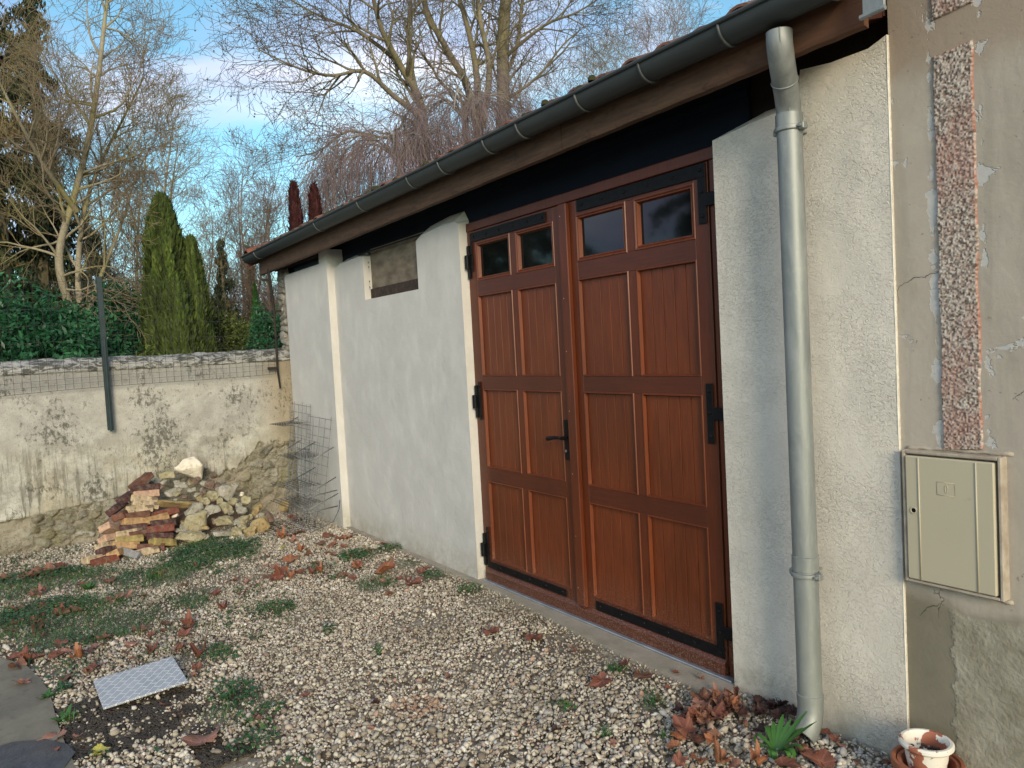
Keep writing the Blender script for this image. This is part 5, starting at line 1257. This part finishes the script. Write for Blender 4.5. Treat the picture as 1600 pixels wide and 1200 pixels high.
class Tree:
    def __init__(s, seed): s.r = random.Random(seed); s.thick = []; s.thin = []
    def limb(s, pts, r0, r1):
        """an explicit limb, smoothed"""
        P = [Vector(p) for p in pts]; out_ = []
        for i in range(len(P)-1):
            a, b_, c_, d = P[max(i-1,0)], P[i], P[i+1], P[min(i+2,len(P)-1)]
            for k in range(4):
                t_ = k/4; out_.append(.5*((2*b_)+(c_-a)*t_+(2*a-5*b_+4*c_-d)*t_*t_+(3*b_-a-3*c_+d)*t_**3))
        out_.append(P[-1]); n = len(out_); rr_ = [r0+(r1-r0)*(i/(n-1))**.8 for i in range(n)]; s.thick.append((np.array([v[:] for v in out_]), np.array(rr_))); return out_, rr_
    def clothe(s, limb_, P, start=.15, count=14, lvl=1, lf=1.0):
        pts, rr_ = limb_; n = len(pts)
        for k in range(count):
            t_ = start+(1-start)*(k+s.r.random())/count; i = min(int(t_*(n-1)), n-2); p = pts[i].lerp(pts[i+1], s.r.random()); d = (pts[i+1]-pts[i]).normalized()
            s.kid(p, d, rr_[i], lvl, P, P['len'][lvl]*lf*(1.15-.75*t_))
    def kid(s, p, d, r, lvl, P, Ln):
        r_ = s.r; ax = d.orthogonal().normalized(); ax = Matrix.Rotation(r_.random()*6.283,3,d) @ ax; ang = P['ang'][lvl]*r_.uniform(.7,1.25)
        nd = (d*math.cos(ang)+ax*math.sin(ang)).normalized(); s.grow(p, nd, Ln*r_.uniform(.65,1.15), min(r*.62, P['rad'][lvl]*r_.uniform(.8,1.1)), lvl, P)
    def grow(s, p, d, Ln, r, lvl, P):
        r_ = s.r; n = P['n'][lvl]; st = Ln/n; pts = [p]; rr_ = [r]; rm = P['rmin']; wob = P['wob'][lvl]; up_ = P['up'][lvl]
        for i in range(n):
            d = (d+Vector((r_.gauss(0,wob),r_.gauss(0,wob),r_.gauss(0,wob)+up_))).normalized(); p = p+d*st; pts.append(p); rr_.append(max(rm, r*(1-.85*(i+1)/n)))
            if lvl < P['max']:
                kn = P['kids'][lvl]; c_ = int(kn)+(r_.random() < kn-int(kn))
                if i >= 1 or n < 3:
                    for _ in range(c_): s.kid(p, d, rr_[-1]+rm, lvl+1, P, P['len'][lvl+1]*(1.1-.6*i/n))
        (s.thick if r > P.get('thick', .02) else s.thin).append((np.array([v[:] for v in pts]), np.array(rr_)))
        if P.get('ball') and lvl == P['max'] and r_.random() < P['ball']: s.balls.append(pts[-1]) if hasattr(s,'balls') else setattr(s,'balls',[pts[-1]])
    def build(s, name, label, loc, bt, bc, group=None, extra=None):
        T = thing(name, label, 'tree', loc, group)
        if s.thick: keep(link('trunk', poly_mesh('trunk', s.thick, 7), bt, None, True), T)
        if s.thin: keep(link('crown', poly_mesh('crown', s.thin, 3), bc, None, False), T)
        if hasattr(s,'balls'):
            V, Fc = ICO[1]; B = np.array([b_[:] for b_ in s.balls]); m = len(B); Vv = V[None]*.020+B[:,None,:]-[0,0,.04]
            keep(link('seed_balls', mesh_np('seed_balls', Vv.reshape(-1,3), (Fc[None]+(np.arange(m)*12)[:,None,None]).reshape(-1,3)), B_plane_t, None, True), T)['kind'] = 'stuff'
        s.T = T; return T
def foot(px, py, d): p = at_d(px, py, d); return Vector((p.x, p.y, -.05))
def V3_(px, py, d): return at_d(px, py, d)
BARE = dict(max=4, n=[8,7,6,5,4], len=[0,2.0,1.05,.62,.34], ang=[0,.75,.7,.7,.7], rad=[0,.024,.011,.007,.0045], wob=[0,.13,.16,.2,.22], up=[0,.05,.04,.03,.03], kids=[0,1.05,.95,.65,0], rmin=.0028, thick=.012)
def PR(**k): q = dict(BARE); q.update(k); return q

# 1: pale bare tree at the left with two stems
d = 14.5; tr = Tree(1); f0 = foot(122,560,d)
A = tr.limb([f0, V3_(122,555,d), V3_(108,480,d), V3_(92,400,d), V3_(118,300,d), V3_(140,210,d-.3), V3_(155,110,d-.5), V3_(165,20,d-.4), V3_(175,-60,d)], .095,.022)
Bq = tr.limb([f0+Vector((.1,.05,0)), V3_(130,520,d), V3_(122,440,d+.1), V3_(128,350,d+.2), V3_(150,270,d+.4), V3_(190,190,d+.3), V3_(225,120,d)], .075,.012)
Cq = tr.limb([V3_(135,500,d), V3_(160,425,d+.3), V3_(190,350,d+.5), V3_(215,270,d+.4), V3_(245,215,d+.5)], .042,.008)
Dq = tr.limb([V3_(120,330,d), V3_(70,260,d-.5), V3_(25,180,d-1), V3_(-10,110,d-1.2)], .05,.012)
lp = PR(len=[0,1.7,1.0,.6,.33], up=[0,.09,.05,.04,.03])
tr.clothe(A, lp, .35, 20); tr.clothe(Bq, lp, .35, 14); tr.clothe(Cq, lp, .25, 11, 1, .8); tr.clothe(Dq, lp, .2, 9, 1, .8)
dr_ = PR(len=[0,1.6,.9,.5,.3], ang=[0,1.35,.6,.6,.6], up=[0,-.055,-.03,0,0], kids=[0,.8,.8,.6,0]); tr.clothe(A, dr_, .14, 16); tr.clothe(Bq, dr_, .12, 9)
T1 = tr.build('bare_tree', 'tall bare tree with pale yellowish twin stems, nearest behind the garden wall at the left', f0, B_pale, B_tan)

# 2: other bare trees in the left background
def bare(px, d, top, seed, label, spread=1.0, pb=B_grey, tw=B_grey, group=None, stems=1, forks=6, upr=.1, name='bare_tree', kidsc=1.0, lvl=4, height=None, r0=None):
    tr = Tree(seed); f0 = foot(px, 560, d); ht = V3_(px, top, d).z if height is None else height; rn = tr.r; sc = ht/9.0
    P = PR(len=[0,2.1*sc*spread,1.05*sc,.62*sc,.36*sc], up=[0,upr,upr*.8,upr*.6,.03], kids=[0,.95*kidsc,.9*kidsc,.6*kidsc,0], rmin=max(.0030,d*.00016), max=lvl)
    for s_ in range(stems):
        a_ = rn.random()*6.28; ln_ = (.05 if stems == 1 else .16)*ht
        pts = [f0+Vector((rn.uniform(-.1,.1),rn.uniform(-.1,.1),0))]; 
        for k in range(1,6): pts.append(f0+Vector((math.cos(a_)*ln_*(k/5)**1.3+rn.gauss(0,.06*sc), math.sin(a_)*ln_*(k/5)**1.3+rn.gauss(0,.06*sc), ht*.9*k/5)))
        lm = tr.limb(pts, r0 or .016*ht/math.sqrt(stems), .012); tr.clothe(lm, P, .22, int(20*kidsc/ math.sqrt(stems))+4)
    return tr.build(name, label, f0, pb, tw, group)
bare(388,30,235,11,'upright bare tree with brown leaf tips rising left of the gutter end', .8, B_grey, B_far, None, 3, upr=.14)
bare(275,32,250,12,'thin bare tree directly behind the tall thuja top', .8, B_grey, B_grey, None, 2, upr=.13)
bare(318,36,290,13,'pale bare tree between the thuja and the upright brown-tipped one', .9, B_grey, B_grey, None, 2, upr=.1)
bare(232,24,150,14,'slender bare tree left of the tall thuja', .8, B_pale, B_tan, None, 2, upr=.1)
bare(428,28,300,15,'small bare tree close to the gutter end', .8, B_grey, B_far, None, 2, upr=.12)
bare(20,19,60,16,'bare tree at the far left edge in front of the dark spruce', .9, B_tan, B_tan, None, 2, upr=.08)
bare(190,20,200,17,'bushy bare tree right of the pale twin stems', 1.0, B_pale, B_tan, None, 3, upr=.03)

# 3: plane trees above the garage roof
PLN = PR(len=[0,2.3,1.35,.75,.42], ang=[0,.75,.75,.75,.8], rad=[0,.05,.022,.012,.008], up=[0,.04,.02,.0,-.03], kids=[0,.85,.72,.5,0], rmin=.0040, wob=[0,.14,.18,.22,.25], ball=.13)
d = 19; tr = Tree(31); f0 = foot(668,300,d)
lims = [tr.limb([f0, V3_(668,330,d), V3_(660,175,d), V3_(630,110,d-.3), V3_(596,45,d-.6), V3_(578,-30,d-.8)], .17,.04),
        tr.limb([V3_(662,185,d), V3_(615,150,d-.6), V3_(570,112,d-1.0), V3_(520,118,d-1.3), V3_(470,108,d-1.6), V3_(405,78,d-1.8)], .085,.012),
        tr.limb([V3_(655,200,d), V3_(600,215,d-.8), V3_(545,205,d-1.4), V3_(500,235,d-1.6), V3_(462,245,d-1.9)], .05,.010),
        tr.limb([V3_(655,165,d), V3_(640,90,d+.4), V3_(640,20,d+.8), V3_(650,-40,d+1)], .08,.03),
        tr.limb([V3_(615,90,d), V3_(560,50,d-.6), V3_(500,25,d-1), V3_(455,0,d-1.2)], .06,.012)]
for l_, c_ in zip(lims,(14,17,12,9,11)): tr.clothe(l_, PLN, .25, c_, 1, .8)
tr.build('plane_tree', 'leftmost plane tree over the roof, its long limb reaching left into open sky', f0, B_plane, B_plane_t)
d = 21; tr = Tree(32); f0 = foot(760,300,d)
lims = [tr.limb([f0, V3_(758,300,d), V3_(735,150,d), V3_(700,80,d-.3), V3_(668,20,d-.5), V3_(650,-50,d)], .17,.05),
        tr.limb([V3_(750,220,d), V3_(745,120,d), V3_(730,40,d+.4), V3_(705,-40,d+.4)], .12,.05),
        tr.limb([V3_(752,200,d), V3_(765,110,d-.2), V3_(750,30,d-.2), V3_(742,-50,d)], .10,.05),
        tr.limb([V3_(735,170,d), V3_(690,130,d-.8), V3_(672,100,d-1.2), V3_(640,60,d-1.5)], .06,.015)]
for l_, c_ in zip(lims,(11,10,9,8)): tr.clothe(l_, PLN, .3, c_, 1, .8)
tr.build('plane_tree', 'plane tree with several steep stems left of the thickest trunk', f0, B_plane, B_plane_t)
d = 22; tr = Tree(33); f0 = foot(786,300,d)
lims = [tr.limb([f0, V3_(786,260,d), V3_(786,150,d), V3_(786,70,d), V3_(790,0,d), V3_(792,-60,d)], .22,.15),
        tr.limb([V3_(786,130,d), V3_(808,70,d+.3), V3_(815,10,d+.5), V3_(825,-50,d+.5)], .07,.04),
        tr.limb([V3_(788,90,d), V3_(850,40,d-.6), V3_(900,20,d-1), V3_(945,-8,d-1)], .06,.012),
        tr.limb([V3_(786,160,d), V3_(840,120,d-.5), V3_(880,70,d-.8), V3_(915,40,d-.8)], .05,.012)]
for l_, c_ in zip(lims,(14,9,11,11)): tr.clothe(l_, PLN, .25, c_, 1, .85)
tr.build('plane_tree', 'plane tree with the thickest upright trunk, rising out of the picture', f0, B_plane, B_plane_t)
# 4: weeping trees in front of them
def weeping(px, py, d, seed, w_, label, n=9):
    tr = Tree(seed); top = V3_(px, py, d); f0 = Vector((top.x, top.y, -.05)); tr.limb([f0, f0+Vector((0,0,top.z*.5)), top], .09,.05); rn = tr.r
    P = PR(len=[0,.9,1.3,.6,.3], ang=[0,.6,.7,.5,.4], rad=[0,.016,.006,.004,.004], up=[0,-.07,-.26,-.2,-.1], kids=[0,1.5,.55,0,0], n=[8,7,8,5,4], rmin=.0026, max=3, wob=[0,.12,.10,.12,.1])
    for k in range(n):
        a_ = 6.283*k/n+rn.random()*.5; r_ = w_*rn.uniform(.6,1.1); v = Vector((math.cos(a_),math.sin(a_),0))
        lm = tr.limb([top-Vector((0,0,.2)), top+v*r_*.4+Vector((0,0,.22)), top+v*r_*.8+Vector((0,0,.10)), top+v*r_*1.15-Vector((0,0,.30))], .035,.008); tr.clothe(lm, P, .15, 9, 1, 1)
    return tr.build('weeping_birch', label, f0, B_weep_l, B_weep)
weeping(725,170,15.5,41,1.15,'weeping tree with purple-grey hanging twigs before the thick plane trunk', 11)
weeping(622,235,15,42,1.3,'lower weeping tree with hanging grey twigs, left of the purple-grey one', 11)
# 5: bare trees further right over the roof
bare(985,38,25,51,'rounded bare tree with fine upright twigs standing alone right of the plane trees', 1.15, B_grey, B_far, None, 3, upr=.12)
bare(915,30,60,52,'bare tree with pale twigs just right of the plane trees', 1.0, B_grey, B_tan, None, 3, upr=.08)
bare(868,26,70,53,'brownish bare tree touching the right side of the plane trees', 1.0, B_tan, B_far, None, 3, upr=.05)
bare(1050,44,40,54,'low bare treetop just above the gutter, right of the rounded tree', 1.0, B_grey, B_far, None, 2, upr=.1)
bare(1150,34,-10,55,'bare treetop highest above the gutter near the downpipe', .9, B_grey, B_grey, None, 2, upr=.1)
bare(545,26,250,56,'small bare tree behind the left weeping tree', 1.0, B_grey, B_tan, None, 3, upr=.05)
bare(500,24,290,57,'small bare tree behind the dark red conifers', 1.0, B_grey, B_grey, None, 2, upr=.06)

# 6: conifers, hedges
def cloud(name, Cn, U, Wd, tint, mat, parent):
    V, Fq, T = quads(Cn, U, Wd, tint); return keep(link(name, mesh_np(name, V, Fq, {'tint': T}), mat), parent)
def cone_tree(px, d, top, wpx, seed, mat, label, name='thuja', dens=26000, shape=.8, low=-.05, bark=B_tan, spires=None, leaf_l=.065, group=None, lean=0):
    rg_ = np.random.default_rng(seed); f0 = foot(px, 555, d); ht = V3_(px, top, d).z; wr = wpx*d/F/2*1.03
    T = thing(name, label, 'tree', f0, group); b = MB(); b.tube([f0, f0+Vector((0,0,ht*.9))], [.08,.01], 8); keep(obj('trunk', b, bark), T)
    allC = []
    for (ox, oy, hh_, rr_) in (spires or [(0,0,1,1)]):
        n = int(dens*hh_*rr_); h = rg_.beta(1.0,1.25,n); prof = np.clip((1-h)**shape*(1-.25*np.exp(-h*9)),0,1); a_ = rg_.uniform(0,2*np.pi,n)
        lump = fbm(np.stack([np.cos(a_)*2.6+seed,np.sin(a_)*2.6,h*ht*hh_*1.5],-1),4,seed); rad = wr*rr_*prof*(.52+.92*lump)*np.sqrt(rg_.uniform(.45,1,n))*(1+.30*(rg_.random(n) < .05)*rg_.random(n))
        z = h*ht*hh_; allC.append(np.stack([ox*wr+rad*np.cos(a_), oy*wr+rad*np.sin(a_), z, a_, lump],-1))
    A_ = np.concatenate(allC); n = len(A_); a_ = A_[:,3]; tl_ = rg_.uniform(.9,1.45,n)
    U = np.stack([np.cos(a_)*np.cos(tl_),np.sin(a_)*np.cos(tl_),np.sin(tl_)],-1)*rg_.uniform(.5,1.2,n)[:,None]*leaf_l
    b2 = a_+np.pi/2+rg_.uniform(-.8,.8,n); Wv = np.stack([np.cos(b2),np.sin(b2),rg_.uniform(-.3,.3,n)],-1)*leaf_l*.30
    tint = np.clip((A_[:,4]-.25)*1.2+rg_.normal(0,.13,n),0,1)
    cloud('crown', A_[:,:3]+np.array(f0[:]), U, Wv, tint, mat, T); return T
cone_tree(270,14,300,112,61,G_thuja,'tall cone-shaped green thuja in the middle of the garden behind the wall', dens=46000, shape=.42, spires=[(0,0,1,.86),(.3,.55,.84,.50),(-.1,-.62,.40,.50),(.5,.1,.7,.7)], leaf_l=.075)
cone_tree(405,17,440,34,62,G_ivy,'small narrow green cypress near the black fence post', 'cypress', 9000, .7)
cone_tree(476,13.5,283,40,64,G_red,'left of two dark red dying conifers above the gutter','dying_conifer', 13000, .42, leaf_l=.10)
cone_tree(507,13.8,286,38,65,G_red,'right of two dark red dying conifers above the gutter','dying_conifer', 13000, .42, leaf_l=.10)
def bush(px, py, d, wx, wz, seed, mat, label, n=14000, ll=.05, name='bush', asp=.42, cat='bush', base=0):
    rg_ = np.random.default_rng(seed); c_ = foot(px, py, d); T = thing(name, label, cat, c_); b = MB()
    for k in range(7): a_ = rg_.uniform(0,6.28); b.tube([c_, c_+Vector((math.cos(a_)*wx*.4, math.sin(a_)*wx*.4, wz*.7))], [.02,.006], 4)
    keep(obj('stem', b, B_tan), T)
    v = rg_.normal(size=(n,3)); v /= np.linalg.norm(v,axis=1,keepdims=True); lump = fbm(v*2.6+seed,3,seed); rad = (.62+.75*lump)*rg_.uniform(.55,1,n)**.5
    Pp = v*rad[:,None]*[wx,wx,wz]+[0,0,wz*.62]; Pp[:,2] = np.abs(Pp[:,2]); U = rg_.normal(size=(n,3)); U /= np.linalg.norm(U,axis=1,keepdims=True); U *= ll*rg_.uniform(.6,1.2,n)[:,None]
    Wv = np.cross(U, rg_.normal(size=(n,3))); Wv = Wv/np.linalg.norm(Wv,axis=1,keepdims=True)*ll*asp; tint = np.clip((lump-.2)*1.1+rg_.normal(0,.2,n),0,1)
    cloud('foliage', Pp+np.array(c_[:]), U, Wv, tint, mat, T); return T
bush(30,540,13,1.35,1.75,71,G_laurel,'dark green laurel at the far left above the wall',22000,.055)
bush(95,545,13.5,1.0,1.55,72,G_laurel,'dark green laurel behind the pale twin-stemmed tree',16000,.055)
bush(190,540,14.8,.9,1.95,73,G_laurel,'dark green laurel between the green post and the thuja',16000,.055)
bush(232,540,13.2,.38,1.15,74,G_thuja,'low clipped conifer bush against the left of the thuja',9000,.05)
bush(345,540,16,.62,1.75,75,G_bush,'yellow-green bush right of the thuja',12000,.04)
bush(378,540,15,.42,1.5,76,G_bush,'loose yellowish bush left of the small cypress',8000,.04)
bush(420,540,13.5,.42,1.65,77,G_laurel,'green leafy bush at the black fence post',9000,.04)
bush(330,540,30,2.2,2.6,78,G_bush,'distant pale bush seen through the wire fence',9000,.10)
# dark spruce at the left, behind the pale tree
def spruce(px, d, ht, wr, seed, label, lean=0, drop=.9, dens=1.0, mat=G_spruce, name='spruce', off=(0,0)):
    rg_ = np.random.default_rng(seed); f0 = foot(px, 555, d); f0 = f0+Vector((off[0],off[1],0)); T = thing(name, label, 'tree', f0); b = MB(); tp = f0+Vector((0,lean,ht))
    b.tube([f0, f0.lerp(tp,.5), tp], [.17,.10,.015], 8); keep(obj('trunk', b, B_plane), T); br_ = []; Cn=[]; U=[]; W_=[]; Tn=[]
    nb = int(ht*11*dens)
    for k in range(nb):
        h = (k+rg_.random())/nb; 
        if rg_.random() < .12: continue
        base = np.array(f0.lerp(tp, .1+.9*h)[:]); a_ = rg_.uniform(0,6.283); Ln = wr*(1-h)**.75*rg_.uniform(.45,1.15)*(.55+.9*vnoise(np.array([[h*7,a_*1.2,seed]]),3)[0]); m = 9; tt = np.linspace(0,1,m)[:,None]
        pth = base+np.array([np.cos(a_),np.sin(a_),0])*Ln*tt+np.array([0,0,1])*(.10*Ln*tt-drop*.5*Ln*tt**2); br_.append((pth, np.linspace(.022,.005,m)))
        q = int(330*Ln*dens)+30; ti = rg_.uniform(.12,1,q); pos = np.stack([np.interp(ti,tt[:,0],pth[:,i]) for i in range(3)],-1); hang = rg_.exponential(.13,q)*(1-.3*ti); pos += rg_.normal(0,.05,(q,3)); pos[:,2] -= hang
        Cn.append(pos); u = rg_.normal(0,.35,(q,3)); u[:,2] -= .9; u /= np.linalg.norm(u,axis=1,keepdims=True); U.append(u*rg_.uniform(.04,.10,q)[:,None]); w_ = np.cross(u, rg_.normal(size=(q,3))); W_.append(w_/np.linalg.norm(w_,axis=1,keepdims=True)*.026); Tn.append(np.clip(rg_.normal(.42+.25*(hang < .05),.2,q)+(rg_.random() < .15)*.4,0,1))
    keep(link('branches', poly_mesh('branches', br_, 4), B_plane, None, True), T); cloud('crown', np.concatenate(Cn), np.concatenate(U), np.concatenate(W_), np.concatenate(Tn), mat, T)
spruce(18,17.0,9.8,1.7,81,'dark spruce at the left edge behind the bare trees', .0, 1.0, 1.0)
spruce(66,17.8,10.0,1.25,82,'dark ragged spruce leaning right beside the left-edge one', .35, 1.1, .85)
spruce(-60,16,8.0,1.8,83,'dark spruce mostly outside the picture at the left', 0, 1.0, .8)
spruce(150,27,6.6,2.0,84,'dull distant spruce behind the pale twin stems', 0, .8, .7)
spruce(356,25,5.4,.75,86,'small ragged distant conifer between the thuja and the cypress',0,.5,.9)
# ivy on a background trunk
bush(392,430,29.6,.22,3.6,85,G_ivy,'ivy climbing the upright bare tree left of the gutter end',3500,.09,'ivy',.42,'ivy')
# brown thicket that closes the view low between the trees: one mass
def thicket():
    rn = random.Random(91); th = []
    for k in range(900):
        px = rn.uniform(-420,640); dd = rn.uniform(26,48); f0 = foot(px,560,dd); h = rn.uniform(2.2,5.5)*(1 if px > 300 else 1.15); d_ = Vector((rn.gauss(0,.18),rn.gauss(0,.18),1)).normalized(); p = f0; pts = [p]; 
        for i in range(6): d_ = (d_+Vector((rn.gauss(0,.12),rn.gauss(0,.12),.05))).normalized(); p = p+d_*h/6; pts.append(p)
        th.append((np.array([q[:] for q in pts]), np.linspace(.028,.008,7)))
        for i in range(1,7):
            for _ in range(3):
                e = (d_+Vector((rn.gauss(0,.8),rn.gauss(0,.8),rn.uniform(0,.5)))).normalized(); L_ = rn.uniform(.5,1.4); q1 = pts[i]+e*L_*.5; q2 = q1+(e+Vector((0,0,.35))).normalized()*L_*.5; th.append((np.array([pts[i][:],q1[:],q2[:]]), np.array([.010,.008,.006])))
                for _2 in range(2): e2 = (e+Vector((rn.gauss(0,.7),rn.gauss(0,.7),rn.gauss(.2,.5)))).normalized(); q3 = q1+e2*L_*.5; th.append((np.array([q1[:],q3[:]]), np.array([.007,.005])))
    return poly_mesh('far_thicket', th, 3)
tag(link('far_thicket', thicket(), B_far), kind='stuff')
tk = MB()
# trees on the open side of the garden, mirrored in the window panes
for k, (ang_, dd, sd_2) in enumerate(((24,15,5),(31,13,6),(38,16,7),(46,14,8))):
    src = None
def side_spruce(x, y, ht, wr, seed, label):
    global foot
    f_old = foot; foot = lambda *_a: Vector((x,y,-.05)); spruce(0,0,ht,wr,seed,label); foot = f_old
side_spruce(-15.5,-5.6,8.5,2.3,301,'broad dark spruce in the garden left of the yard, reflected in the panes')
side_spruce(-10.8,-7.2,7.5,2.2,302,'second dark spruce left of the yard, reflected in the panes')
side_spruce(-8.3,-9.6,7.5,2.2,304,'dark spruce deepest in the garden left of the yard, reflected in the panes')
side_spruce(-14.3,-3.3,7.5,1.6,303,'dark spruce just outside the left edge, nearest the pale twin stems')

#@@MORE
